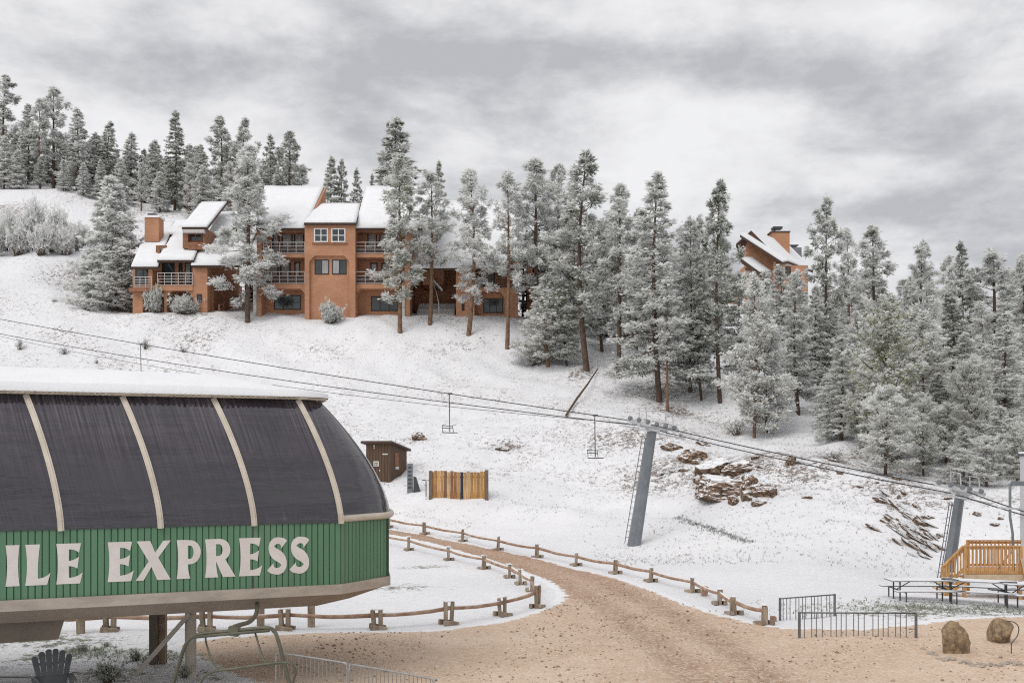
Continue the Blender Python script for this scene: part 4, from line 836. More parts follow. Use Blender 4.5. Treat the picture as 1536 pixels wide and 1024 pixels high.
MB().box(p.x-.17, p.x+.10, p.y-.2, p.y+.2, ZB-1.08, ZB-.5).hexa([p+Vector((.101,-.08,ZB-.75)), p+Vector((.80,-.08,ZB-.56)), p+Vector((.80,.08,ZB-.56)), p+Vector((.101,.08,ZB-.75)), p+Vector((.101,-.08,ZB-.505)), p+Vector((.80,-.08,ZB-.505)), p+Vector((.80,.08,ZB-.505)), p+Vector((.101,.08,ZB-.505))]).build('column_bracket', M('bracket_paint', (.2,.165,.135), .6), Lt)
MB().box(p.x+.102, p.x+.26, p.y-.02, p.y+.12, -.3, ZB-.76).build('timber_strut', fencewood, Lt)
p2 = GP(286, 1012); MB().tube([p2+Vector((0,0,-.2)), p2+Vector((0,0,ZB-.5))], .125, 14).build('support_column', M('cream_post_paint', (.5,.45,.38), .55, .15, 2), Lt)
MB().bar(p2+Vector((.03,-.13,1.42)), W(203, 1012, 22.3), .14, .09).build('diagonal_brace', M('cream_brace_paint', (.5,.46,.39), .55, .12, 2), Lt)
# lettering
def letter_curve(outl, holes=()):
    cu = bpy.data.curves.new('letter', 'CURVE'); cu.dimensions = '2D'; cu.fill_mode = 'BOTH'; cu.extrude = .004
    for pts in (outl,)+tuple(holes):
        sp = cu.splines.new('POLY'); sp.points.add(len(pts)-1)
        for q, (x_, y_) in zip(sp.points, pts): q.co = (x_, y_, 0, 1)
        sp.use_cyclic_u = True
    ob = bpy.data.objects.new('letter', cu); COL.objects.link(ob); dg = bpy.context.evaluated_depsgraph_get(); me_ = bpy.data.meshes.new_from_object(ob.evaluated_get(dg))
    v_ = [v.co.copy() for v in me_.vertices]; f_ = [tuple(p.vertices) for p in me_.polygons]; bpy.data.objects.remove(ob); bpy.data.curves.remove(cu); bpy.data.meshes.remove(me_); return v_, f_
def bez(p0, p1, p2, n=8): return [((1-u)**2*p0[0]+2*u*(1-u)*p1[0]+u*u*p2[0], (1-u)**2*p0[1]+2*u*(1-u)*p1[1]+u*u*p2[1]) for u in [i/n for i in range(n+1)]]
def ell(cx_, cy_, rx, ry, a0, a1, n=18): return [(cx_+rx*math.cos(R(a0+(a1-a0)*i/n)), cy_+ry*math.sin(R(a0+(a1-a0)*i/n))) for i in range(n+1)]
st_l = lambda x0, x1: bez((x0-.10, 1), (x0+.02, .5), (x0-.10, 0))      # flared left edge, top to bottom
def gI(): return bez((.0, 1), (.22, .5), (.0, 0))+bez((1, 0), (.78, .5), (1, 1)), ()
def gL(): return bez((.0, 1), (.14, .5), (.0, 0))+[(.86, 0), (1.0, .30)]+bez((.98, .29), (.8, .17), (.50, .16))+bez((.50, .16), (.47, .5), (.58, 1)), ()
def gE(): return (bez((.0, 1), (.13, .5), (.0, 0))+[(.90, 0), (1.0, .26)]+bez((.98, .26), (.78, .155), (.48, .15))+[(.47, .44)]+bez((.47, .44), (.68, .43), (.80, .37))+[(.86, .66)]+bez((.82, .65), (.66, .575), (.47, .57))+[(.48, .855)]+bez((.48, .855), (.74, .85), (.86, .76))+[(.94, 1)]), ()
def gX(): return [(0, 1), (.40, 1), (.54, .70), (.78, 1), (1, 1), (.63, .57), (1, 0), (.60, 0), (.43, .34), (.2, 0), (-.03, 0), (.35, .48)], ()
def gP(): return bez((.0, 1), (.12, .5), (.0, 0))+bez((.56, 0), (.46, .2), (.46, .37))+ell(.55, .68, .45, .31, -90, 90)+[(.3, 1)], (ell(.56, .68, .14, .17, 90, -90, 10)+[(.46, .51), (.46, .85)],)
def gR(): return bez((.0, 1), (.1, .5), (.0, 0))+bez((.46, 0), (.38, .2), (.38, .42))+[(.62, 0), (1.06, 0), (.70, .46)]+ell(.50, .71, .38, .29, -55, 90)+[(.3, 1)], (ell(.48, .71, .13, .155, 90, -90, 10)+[(.38, .555), (.38, .865)],)
def gS():
    c_ = ell(.52, .745, .30, .165, 18, 180, 12)+bez((.22, .745), (.22, .60), (.50, .515), 7)[1:]+bez((.50, .515), (.80, .42), (.80, .26), 7)[1:]+ell(.48, .26, .32, .17, 0, -166, 12)[1:]
    n = len(c_); L_, R_ = [], []
    for i, (x_, y_) in enumerate(c_):
        a, b = c_[max(i-1, 0)], c_[min(i+1, n-1)]; dx, dy = b[0]-a[0], b[1]-a[1]; l_ = math.hypot(dx, dy); u = i/(n-1)
        w_ = .085+.075*math.exp(-((u-.5)/.2)**2)+.075*max(0, 1-u/.10)+.075*max(0, (u-.90)/.10); wx = w_*1.15
        L_.append((x_-dy/l_*wx, y_+dx/l_*w_)); R_.append((x_+dy/l_*wx, y_-dx/l_*w_))
    return L_+R_[::-1], ()
ZL0, ZL1 = 2.50, 3.275; m = MB()
for i_, (ch, a, b) in enumerate((('I',8.5,29.5),('L',38,76),('E',84.5,124),('E',161.5,200.5),('X',205,256),('P',265,301),('R',307.5,350.5),('E',358.5,393),('S',400,432),('S',433.5,465.5))):
    if i_ == 3: m.build('lettering', lettermat(), Lt); m = MB()
    ol, ho = {'I':gI,'L':gL,'E':gE,'X':gX,'P':gP,'R':gR,'S':gS}[ch](); v_, f_ = letter_curve(ol, ho); sa, sb_ = s_at(a), s_at(b)
    m.add([T(sa+(sb_-sa)*v.x, -.019-v.z, ZL0+(ZL1-ZL0)*v.y) for v in v_], f_)
m.build('lettering', lettermat(), Lt)

# ------------------------------------------------------------------ lift chair under the terminal
lc = thing('lift_chair', 'near four-seat lift chair of olive steel tube hanging under the green station', 'lift chair', W(350, 1010, 19.3))
def on(px, py, Y=19.3): return W(px, py, Y)
def curve3(pts, n=5):
    P = [Vector(p) for p in pts]; out = []
    for i in range(len(P)-1):
        p0, p1, p2, p3 = P[max(i-1, 0)], P[i], P[i+1], P[min(i+2, len(P)-1)]
        for k in range(n): u = k/n; out.append(.5*((2*p1)+(p2-p0)*u+(2*p0-5*p1+4*p2-p3)*u*u+(3*p1-p0-3*p2+p3)*u**3))
    return out+[P[-1]]
MB().tube(curve3([on(386, 905, 20.6), on(384, 921, 20.3), on(374, 932, 19.9), on(358, 937, 19.5), on(349, 941), on(348, 948)]), .045, 10).build('hanger_arm', olive, lc, smooth=True)
MB().obox(on(351, 946), .20, .16, .17, Matrix.Rotation(R(8), 3, 'Y')).build('hanger_clamp', olive, lc)
fr_ = [on(258, 1034, 19.7), on(270, 990, 19.6), on(281, 962, 19.5), on(298, 951, 19.4), on(345, 946, 19.3), on(398, 941, 19.2), on(411, 946, 19.2), on(418, 962, 19.15), on(428, 1000, 19.1), on(437, 1036, 19.0)]
MB().tube(curve3(fr_), .038, 10).build('bail_frame', olive, lc, smooth=True)
MB().tube([on(290, 955, 19.35), on(345, 950, 19.25), on(404, 945, 19.15)], .03, 8).build('bail_stiffener', olive, lc, smooth=True)
MB().tube(curve3([on(296, 924, 19.9), on(303, 932, 19.8), on(308, 945, 19.6), on(309, 962, 19.5), on(317, 988, 19.2), on(326, 1000, 19), on(339, 1003, 18.9)]), .019, 8).build('restraint_arm', olive, lc, smooth=True)
MB().tube(curve3([on(382, 946, 19.3), on(388, 966, 19.2), on(395, 988, 19), on(402, 995, 18.9), on(412, 997, 18.8)]), .019, 8).build('restraint_arm', olive, lc, smooth=True)
MB().tube(curve3([on(298, 1030, 19), on(306, 1015, 18.9), on(322, 1006, 18.8), on(360, 1001, 18.7), on(402, 995, 18.6), on(430, 993, 18.6), on(440, 998, 18.6), on(443, 1008, 18.65), on(437, 1030, 18.8)]), .026, 8).build('restraint_bar', olive, lc, smooth=True)
m = MB(); a, b = on(262, 1046, 19.7), on(436, 1046, 19.0)
for k in range(5): o_ = Vector((.12, .32, 0))*(-k*.38); m.bar(a+o_+Vector((0,0,-.02)), b+o_+Vector((0,0,-.02)), .10, .03)
m.build('seat', olive, lc); MB().bar(a+Vector((.05,.1,.05)), b+Vector((.05,.1,.05)), .03, .07).build('backrest', olive, lc)

# ------------------------------------------------------------------ chairs and table things in the left corner
def adirondack():
    g = M('grey_slat_paint', (.085,.093,.10), .6, .2, 5); p = GP(80, 1059)
    o = thing('slatted_chair', 'grey fan-backed slatted garden chair in the snow under the station', 'chair', (p.x, p.y, 0), rz=R(28))
    for k in range(6):
        u = (k-2.5)/2.5; m = MB(); b_ = Vector((u*.20, .16, .36)); tpt = Vector((u*.32, .40, 1.04-.13*u*u)); m.bar(b_, tpt, .085, .02, up=(0, -1, .3), w2=.115); 
        d_ = (tpt-b_).normalized(); m.bar(tpt, tpt+d_*.035, .115, .02, up=(0, -1, .3), w2=.06); m.build('back_slat', g, o, local=True)
    MB().bar((-.30, .33, .80), (.30, .33, .80), .025, .05).build('back_brace', g, o, local=True); MB().bar((-.27, .235, .55), (.27, .235, .55), .025, .05).build('back_brace', g, o, local=True)
    m = MB()
    for k in range(6): y = -.42+k*.105; m.box(-.27, .27, y, y+.092, .36-.0*k+(-.42-y)*.12+.0, .38+(-.42-y)*.12)
    m.build('seat', g, o, local=True)
    for sx_ in (-1, 1):
        MB().add([], []).hexa([(sx_*.33-.075, -.48, .555), (sx_*.33+.075, -.48, .555), (sx_*.33+.05, .28, .555), (sx_*.33-.05, .28, .555), (sx_*.33-.075, -.48, .578), (sx_*.33+.075, -.48, .578), (sx_*.33+.05, .28, .578), (sx_*.33-.05, .28, .578)]).build('armrest', g, o, local=True)
        MB().box(sx_*.31-.03, sx_*.31+.03, -.44, -.36, -.03, .553).build('leg', g, o, local=True); MB().bar((sx_*.285, -.36, .33), (sx_*.285, .62, .02), .03, .09).build('leg', g, o, local=True)
adirondack()
pc = thing('patio_chair', 'black tubular metal chair arm cut by the left frame edge', 'chair', GP(6, 1095)); b_ = pc.location
for dy in (0, .5):
    MB().tube(curve3([b_+Vector((-.75, dy, .84)), b_+Vector((.12, dy, .86)), b_+Vector((.34, dy, .80)), b_+Vector((.40, dy, .62)), b_+Vector((.42, dy, .0))]), .02, 8).build('arm', darksteel, pc, smooth=True)
MB().box(b_.x-.7, b_.x+.34, b_.y-.02, b_.y+.52, .44, .47).build('seat', darksteel, pc); MB().box(b_.x-.74, b_.x-.70, b_.y, b_.y+.5, .45, 1.0).build('backrest', darksteel, pc)
for dy in (0, .5): MB().tube([b_+Vector((-.72, dy, 0)), b_+Vector((-.72, dy, .84))], .02, 8).build('leg', darksteel, pc)

# ------------------------------------------------------------------ crowd barriers by the lower edge
def barrier(a, b, label):
    a, b = Vector(a), Vector(b); d_ = (b-a); Lg = d_.length; d_ /= Lg; o = thing('crowd_barrier', label, 'barrier', ((a+b)/2).to_tuple(), 'steel crowd barriers at the lower edge'); z = lambda p, h: p+Vector((0, 0, h)); r = .12
    m = MB(); m.tube(curve3([z(a, .22), z(a, .98), z(a+d_*.04, 1.06), z(a+d_*r, 1.10), z(b-d_*r, 1.10), z(b-d_*.04, 1.06), z(b, .98), z(b, .22)], 3), .019, 8).tube([z(a, .2), z(b, .2)], .017, 8); m.build('frame', M('zinc_tube', (.36,.35,.34), .5, .15, 8, metal=.4), o, smooth=True)
    n = int(Lg/.098); m = MB()
    for k in range(1, n): q = a+d_*(Lg*k/n); m.tube([z(q, .2), z(q, 1.095)], .0085, 5, cap=False)
    m.build('infill_bars', M('zinc_bar', (.33,.31,.29), .5, .15, 8, metal=.4), o)
    for q in (a+d_*.22, b-d_*.22): n_ = Vector((-d_.y, d_.x, 0)); MB().bar(q-n_*.3+Vector((0,0,.03)), q+n_*.3+Vector((0,0,.03)), .05, .02).bar(q+Vector((0,0,.035)), q+Vector((0,0,.2)), .03, .03).build('foot', galv, o)
def bp(px, py): Y = (EYE-1.10)*F/(py-HY); return ((px-CX)/F*Y, Y, 0)
barrier(bp(414, 978), bp(521, 994), 'tubular steel crowd barrier behind the near lift chair'); barrier(bp(524, 995), bp(652, 1018), 'tubular steel crowd barrier cut by the bottom frame edge, right of its twin')

# ------------------------------------------------------------------ lift towers, ropes and line chairs
def tower(name_label, base, top, wb, wt, arm_dir, ladder_px, arm=1.9, sc=1.0):
    base, top = Vector(base), Vector(top); o = thing('lift_tower', name_label, 'lift tower', (base.x, base.y, base.z)); b0 = base-(top-base).normalized()*.8
    d_ = (top-base).normalized(); m = MB(); vs = []
    ax_ = Vector(arm_dir).normalized(); ay = d_.cross(ax_).normalized(); ax_ = ay.cross(d_).normalized()
    for p, w_ in ((b0, wb), (top, wt)):
        for k in range(8): t_ = R(22.5+45*k); vs.append(p+ax_*math.cos(t_)*w_*.54+ay*math.sin(t_)*w_*.54)
    m.add(vs, [(k, (k+1) % 8, 8+(k+1) % 8, 8+k) for k in range(8)]+[tuple(range(8, 16)), tuple(range(8))[::-1]]); m.build('pole', galv, o)
    MB().bar(top-d_*.02, top+d_*.10, wt*1.5, wt*1.5).build('pole_cap', sheavepaint, o)
    m = MB(); off = -ay*wb*.72 if (ay.x > 0) else ay*wb*.72
    for s_ in (-.16, .16): m.tube([base+off+ax_*s_, top+off*.9+ax_*s_-d_*.4], .022, 5)
    L_ = (top-base).length; n = int(L_/.33)
    for k in range(1, n): q = base.lerp(top, k/n)+off*(1-.1*k/n); m.tube([q-ax_*.16, q+ax_*.16], .014, 5, cap=False)
    m.build('ladder', galv, o)
    m = MB(); h0 = top+d_*.22*sc; m.bar(h0-ax_*arm, h0+ax_*arm, .22*sc, .26*sc); m.build('crossarm', sheavepaint, o)
    for s_ in (-1, 1):
        c_ = h0+ax_*s_*arm*.96+Vector((0, 0, .12*sc)); f_ = Vector(rope_dir).normalized(); q = MB(); q.bar(c_-f_*.95*sc, c_+f_*.95*sc, .07, .20*sc); sa_ = q.build('sheave_beam', sheavepaint, o)
        for k in (-.7, 0, .7):
            cc = c_+f_*k*sc+Vector((0, 0, .16*sc)); w_ = MB(); a2 = ax_*.05; w_.tube([cc-a2, cc+a2], .15*sc, 18); w_.tube([cc-a2*1.25, cc+a2*1.25], .09*sc, 10); w_.build('sheave', galv, sa_)
        m2 = MB(); m2.tube([c_+Vector((0,0,.2)), c_+Vector((0,0,.95*sc)), c_+f_*.55*sc+Vector((0,0,.95*sc)), c_+f_*.6*sc+Vector((0,0,.25*sc))], .028, 6); m2.build('catwalk_rail', sheavepaint, o)
        m3 = MB(); w3 = c_-ax_*s_*-.45; m3.bar(w3-f_*1.1*sc-Vector((0,0,.35)), w3+f_*1.1*sc-Vector((0,0,.35)), .3, .04); m3.build('catwalk', sheavepaint, o)
    return h0, ax_, o
t1b = ground(951, 817); t1t = W(978, 646, t1b.y); t2b = ground(1419, 884); t2t = W(1440, 742, t2b.y)
rope_dir = (t2t-t1t)
perp = Vector((rope_dir.y, -rope_dir.x, 0)).normalized()
h1, ax1, tw1 = tower('leaning grey lift tower with ladder on the snow above the gravel track', t1b, t1t, .72, .5, perp, 0, 1.3, .85)
h2, ax2, tw2 = tower('grey lift tower behind the picnic tables and wooden deck', t2b, t2t, .52, .36, perp, 0, 1.2, .7)
def sag(a, b, s_, n=24):
    return [Vector(a).lerp(Vector(b), i/n)-Vector((0, 0, s_*4*(i/n)*(1-i/n))) for i in range(n+1)]
Yt = t1t.y
near_a, near_b, near_c, near_d = W(-40, 471, Yt+33), W(960, 632.5, Yt-.6), W(1446, 735, t2t.y-.6), W(1660, 802, t2t.y-8)
far_a, far_b, far_c, far_d = W(-40, 493, Yt+35), W(958, 638, Yt+1.3), W(1436, 741, t2t.y+1.3), W(1650, 800, t2t.y-6)
def rope(pts_list, r, label):
    m = MB(); pts = []
    for a, b, s_ in pts_list: pts += sag(a, b, s_)[(1 if pts else 0):]
    o = m.tube(pts, r, 6).build('haul_rope', rope_m); tag(o, label, 'rope'); return pts
ext = lambda a, b: a+(a-b)*.9+Vector((0, 0, 9))
pn = rope([(ext(near_a, near_b), near_a, .3), (near_a, near_b, .25), (near_b, near_c, .12), (near_c, near_d, .1)], .026, 'upper steel haul rope carrying the lift chairs above the slope')
pf = rope([(ext(far_a, far_b), far_a, .3), (far_a, far_b, .45), (far_b, far_c, .15), (far_c, far_d, .1)], .026, 'lower steel haul rope running just below the chair-carrying one')
oc = MB().tube(sag(W(-40, 495, Yt+35.6), W(958, 636, Yt+1.9), .9), .016, 5).build('communication_line', rope_m); tag(oc, 'thin cable sagging beside the lower haul rope, left of the leaning tower', 'cable')
def at_px(pts, px):
    for a, b in zip(pts[:-1], pts[1:]):
        pa, pb = CX+a.x/a.y*F, CX+b.x/b.y*F
        if pa <= px <= pb: return a.lerp(b, (px-pa)/(pb-pa))
def line_chair(px, label, drop=None, ypx=None):
    p = at_px(pn, px); o = thing('lift_chair', label, 'lift chair', p, 'chairs on the lift line'); s_ = 1.0
    rd = Vector((rope_dir.x, rope_dir.y, 0)).normalized(); nd = perp; dr = Vector((0, 0, -1)); H_ = drop or 2.35
    MB().tube([p+dr*-.03, p+dr*.12+nd*.05, p+dr*(H_-.05)], .027, 8).build('hanger_pole', darksteel, o)
    MB().obox(p, .28, .12, .10, Matrix.Rotation(math.atan2(rd.y, rd.x), 3, 'Z')).build('grip', darksteel, o)
    c_ = p+dr*H_; m = MB()
    m.bar(c_-nd*.42, c_+nd*.42, .40, .05); m.build('seat', darksteel, o)
    m = MB()
    for z_ in (.28, .42): m.tube([c_-nd*.42-rd*.22+Vector((0,0,z_)), c_+nd*.42-rd*.22+Vector((0,0,z_))], .022, 6)
    m.build('backrest', darksteel, o)
    for k in (-1, 1): MB().tube([c_+nd*.42*k+rd*.25, c_+nd*.44*k-rd*.15, c_+nd*.42*k-rd*.22+Vector((0,0,.45)), c_+nd*.44*k+rd*.1+Vector((0,0,.5))], .02, 6).build('arm', darksteel, o)
    return o
line_chair(675, 'small empty lift chair hanging over the slope above the brown shed'); line_chair(893, 'small empty lift chair hanging just left of the leaning lift tower'); line_chair(212, 'lift chair pole hanging over the snowy roof of the green station', 2.9)

# ------------------------------------------------------------------ log-rail fences
def post_at(mb, p, h, ang, w_=.26):
    c, s_ = math.cos(ang), math.sin(ang); Rm = Matrix.Rotation(ang, 3, 'Z'); j = random.uniform(-.05, .05)
    for k in (-1, 1):      # two short uprights astride the rail, on a cross log
        q = Vector(p)+Rm@Vector((k*.085, random.uniform(-.02, .02), 0)); mb.bar(q+Vector((0, 0, -.15)), q+Vector((-k*.03+j, 0, h*random.uniform(.94, 1.06))),   .115, .17, up=(0, 1, 0))
    for k in (-1, 1): q = Vector(p)+Rm@Vector((0, k*.16, .06)); mb.bar(q-Rm@Vector((.24, 0, .05)), q+Rm@Vector((.24, 0, .03)), .11, .14)
    return Vector(p)+Vector((0, 0, h*.72))
def fence(pts, label, heights):
    P = [ground(*a) for a in pts]; o = thing('rail_fence', label, 'fence', P[len(P)//2]); tops = []
    for i, p in enumerate(P):
        a, b = P[max(i-1, 0)], P[min(i+1, len(P)-1)]; ang = math.atan2((b-a).y, (b-a).x); m = MB(); h = (heights[i]/F*p.y)
        tops.append(post_at(m, p, h, ang+random.uniform(-.2, .2))); po = m.build('post', fencewood, o, bevel=.012)
        MB().obox(p+Vector((0,0,h*1.03)), .30, .17, .03, Matrix.Rotation(ang, 3, 'Z')).build('post_snow', snow_m, po)
    for i, (a, b) in enumerate(zip(tops[:-1], tops[1:])):
        m = MB(); d_ = b-a; pp = [a+d_*u+Vector((0, 0, -.05*math.sin(math.pi*u)+random.uniform(-.012, .012))) for u in (-.01, .25, .5, .75, 1.01)]; m.tube(pp, [.066, .062, .06, .055, .052], 8); rl = m.build('rail', railwood, o, smooth=True)
        m = MB()
        for q, r_ in zip(pp[:-1], pp[1:]): m.bar(q+Vector((0,0,.052)), r_+Vector((0,0,.052)), .05, .026)
        if random.random() < .45: m.build('rail_snow', snow_m, rl)
fence([(330,772),(400,774),(470,777),(540,783),(582,791),(637,801),(694,812),(747,825),(806,836),(864,848),(923,860),(976,872),(1039,888),(1079,906),(1101,921),(1146,936)], 'low log-rail fence along the uphill edge of the gravel track', [15,15,15,16,17,18,18,20,20,19,21,21,22,23,26,29])
fence([(560,812),(613,825),(673,840),(726,853),(764,866),(781,876),(797,886),(806,911),(754,923),(673,936),(567,943),(428,944),(310,945),(165,946),(40,948)], 'low log-rail fence curving round the snowy island beside the green station', [18,20,20,20,20,22,22,34,28,34,29,31,30,30,30])
# leaning spare posts standing beside the fence
for px, py, h, lb in ((467,938,1.25,'grey timber post standing behind the fence right of the hanging chair'), (121,950,1.1,'short grey timber post behind the fence under the station'), (391,938,1.3,'grey timber post behind the hanger of the near lift chair')):
    p = GP(px, py); o = MB().bar(p-Vector((0,0,.2)), p+Vector((0,0,h)), .19, .17, up=(0,1,0)).build('timber_post', fencewood, bevel=.012); tag(o, lb, 'post')
o = MB().bar(ground(1056,893)+Vector((0,0,.0)), ground(1056,893)+Vector((.05,0,.33)), .2, .22, up=(0,1,0)).build('timber_stump', railwood, bevel=.012); tag(o, 'short reddish wood block standing under the uphill fence rail', 'block')
p = GP(1160, 936); o = MB().bar(p, p+Vector((0,0,.24)), .15, .2, up=(0,1,0)).build('timber_stump', railwood, bevel=.012); tag(o, 'small brown wood block at the foot of the rear bike rack', 'block')

# ------------------------------------------------------------------ brown shed and its neighbours
pz = ground(582, 722); Ys = pz.y; sh = thing('utility_shed', 'brown plywood shed with slanted roof and paper notices on the lower slope', 'shed', pz); sc_ = Ys/F
Rm = Matrix.Rotation(R(-20), 3, 'Z'); xw, yw, hb_, hf_ = 37*sc_/math.cos(R(22)), 2.6, 52*sc_, 58*sc_
cl = W(580, 722, Ys+1.2); C0 = Vector((cl.x, Ys+1.3, pz.z))
def S(x_, y_, z_): return C0+Rm@Vector((x_, y_, 0))+Vector((0, 0, z_))
m = MB().hexa([S(-xw/2,-yw/2,-1), S(xw/2,-yw/2,-1), S(xw/2,yw/2,-1), S(-xw/2,yw/2,-1), S(-xw/2,-yw/2,hf_), S(xw/2,-yw/2,hf_), S(xw/2,yw/2,hb_-.25), S(-xw/2,yw/2,hb_-.25)]); m.build('wall', shedwood, sh)
m = MB()
for k in range(9): x_ = -xw/2+xw*k/8; m.hexa([S(x_-.02,-yw/2-.02,-.5), S(x_+.02,-yw/2-.02,-.5), S(x_+.02,-yw/2-.002,-.5), S(x_-.02,-yw/2-.002,-.5), S(x_-.02,-yw/2-.02,hf_-.03), S(x_+.02,-yw/2-.02,hf_-.03), S(x_+.02,-yw/2-.002,hf_-.03), S(x_-.02,-yw/2-.002,hf_-.03)])
m.build('wall_battens', shedwood, sh)
ro = MB().slab(S(-xw/2-.3,-yw/2-.3,hf_+.13), S(xw/2+.25,-yw/2-.3,hf_+.13), S(xw/2+.25,yw/2+.25,hb_-.16), S(-xw/2-.3,yw/2+.25,hb_-.16), .14).build('roof', trimwood, sh)
MB().slab(S(-xw/2-.25,-yw/2-.26,hf_+.19), S(xw/2+.2,-yw/2-.26,hf_+.19), S(xw/2+.2,yw/2+.2,hb_-.09), S(-xw/2-.25,yw/2+.2,hb_-.09), .05).build('roof_snow', snow_m, ro)
for x_, z_, w_, h_ in ((.15,1.25,.42,.36), (.85,1.92,.42,.09), (-.02,2.5,.10,.10), (.0,2.36,.08,.08), (.42,.78,.09,.09), (-.75,1.85,.09,.05)):
    q = S(x_-.3, -yw/2-.03, z_); MB().obox(q, w_, .02, h_, Rm).build('notice', paper, sh)
m = MB(); R2 = Matrix.Rotation(R(70), 3, 'Z')
MB().obox(S(xw/2+.02, -.35, 1.55), .03, .55, .9, Rm).build('side_panel', brownwood, sh); MB().obox(S(xw/2+.04, -.3, .95), .03, .5, .2, Rm).build('notice', paper, sh)
m = MB()
for k in range(10): q = S(.15-.3+(k % 5-2)*.06, -yw/2-.045, 1.25+(.06 if k < 5 else -.07)); m.obox(q, .035, .012, .05+.03*(k % 3), Rm)
m.build('notice_print', darksteel, sh)
p = ground(615, 738); o = thing('utility_pedestal', 'grey metal pedestal box beside the right corner of the brown shed', 'box', p); k_ = p.y/F
MB().box(p.x-4*k_, p.x+4*k_, p.y-.15, p.y+.2, p.z-.3, p.z+43*k_).build('cabinet', galv, o, bevel=.02); m = MB()
for i in range(6): z_ = p.z+(6+i*6)*k_; m.box(p.x-2.4*k_, p.x+2.4*k_, p.y-.165, p.y-.151, z_, z_+2.2*k_)
m.build('vent_louvres', darksteel, o)
p = ground(625, 738); o = MB().prism([p+Vector((-5*k_,0,-.2)), p+Vector((7*k_,0,-.2)), p+Vector((-1*k_,0,22*k_)), p+Vector((-5*k_,0,24*k_))], (0, .35, 0)).build('sloped_cover', darksteel, bevel=.02); tag(o, 'dark sloping metal cover leaning against the grey pedestal', 'cover')
p = ground(545, 712); k_ = p.y/F; o = thing('storage_tank', 'pale tank showing between the station windows and brown shed', 'tank', p)
MB().tube([p+Vector((2*k_,2,-.3)), p+Vector((2*k_,2,24*k_)), p+Vector((2*k_,2,27*k_))], [9*k_,9*k_,6*k_], 16).build('shell', M('pale_blue_tank', (.5,.56,.62), .6), o, smooth=True); MB().tube([p+Vector((2*k_,2,27*k_)), p+Vector((2*k_,2,29*k_))], [6*k_,5*k_], 16).build('snow_cap', snow_m, o)
pa, pb = ground(646, 747), ground(730, 748); o = thing('wooden_screen', 'short screen of mismatched yellow and brown upright planks on the snow', 'fence', (pa+pb)/2); n = 17; d_ = pb-pa; k_ = pa.y/F
cols = [(.50,.27,.07),(.42,.22,.06),(.56,.34,.11),(.52,.30,.09),(.22,.12,.05),(.58,.40,.17),(.30,.14,.05),(.36,.17,.05),(.50,.30,.09),(.035,.033,.035),(.55,.34,.12),(.56,.40,.18),(.42,.23,.06),(.50,.28,.07),(.46,.25,.06),(.52,.30,.09),(.47,.26,.07)]
ms = [M('plank_stain', (c_[0]*.9, c_[1]*.86, c_[2]*1.0), .7, .3, 3, bump=.2, stretch=(1,1,.25)) for c_ in cols]
for k in range(n):
    q0, q1 = pa+d_*((k+.04)/n), pa+d_*((k+.96)/n); h = (40+random.uniform(-1, 1.2))*k_; yo = random.uniform(-.02, .02)
    MB().box(q0.x, q1.x, q0.y-.03+yo, q0.y+.03+yo, min(q0.z, q1.z)-.3, q0.z+h).build('plank', ms[k], o)
for p_, h in ((pa, 41), (pb, 43)): MB().box(p_.x-.11, p_.x+.11, p_.y-.12, p_.y+.12, p_.z-.3, p_.z+h*k_).build('post', M('grey_post_wood', (.17,.13,.1), .85, .2, 5), o)
MB().box(pa.x, pb.x, pa.y+.04, pa.y+.12, pa.z+1.3, pa.z+1.42).build('rail', brownwood, o)
MB().tube([pa+Vector((-.1,0,1.15)), pa+Vector((-.3,0,1.15)), pa+Vector((-.3,0,.1))], .035, 6).tube([pa+Vector((-.3,0,1.15)), pa+Vector((-.55,0,1.17))], .03, 6).build('bent_pipe', darksteel, o)

# ------------------------------------------------------------------ rocks
def rock(name, px, py, wpx, hpx, label, seed, mat_=rockmat, squash=.55, rot=0.0, group=None, depth=.7, detail=4, cut=7, tilt=0.0, sink=.25):
    p = ground(px, py); k_ = p.y/F; bm = bmesh.new(); bmesh.ops.create_icosphere(bm, subdivisions=detail, radius=1); r = random.Random(seed); of = Vector((seed*3.7, seed*1.3, 0))
    planes = [(Vector((r.gauss(0,1), r.gauss(0,1), r.gauss(0,.7))).normalized(), r.uniform(.52, .85)) for _ in range(cut)]
    for v in bm.verts:
        c_ = v.co.copy()
        for n_, d_ in planes:
            e = c_.dot(n_)-d_
            if e > 0: c_ -= n_*e*.97
        c_ *= 1+.12*mnoise.noise(c_*1.7+of)+.09*(.5-abs(mnoise.noise(c_*3.3+of)))+.05*mnoise.noise(c_*7+of)+.03*mnoise.noise(c_*15+of); v.co = c_
    me_ = bpy.data.meshes.new(name); bm.to_mesh(me_); bm.free(); me_.materials.append(mat_); me_.polygons.foreach_set('use_smooth', [detail > 3 and False]*len(me_.polygons))
    o = bpy.data.objects.new(name, me_); COL.objects.link(o); hw, hh = wpx*k_/2/.8, hpx*k_/2/.8
    o.scale = (hw, hw*depth, hh); o.rotation_euler = (r.uniform(-.1,.1), tilt, rot); o.location = p+Vector((0, hw*depth*.3, hh*(.8-sink*2))); tag(o, label, 'rock', group); return o
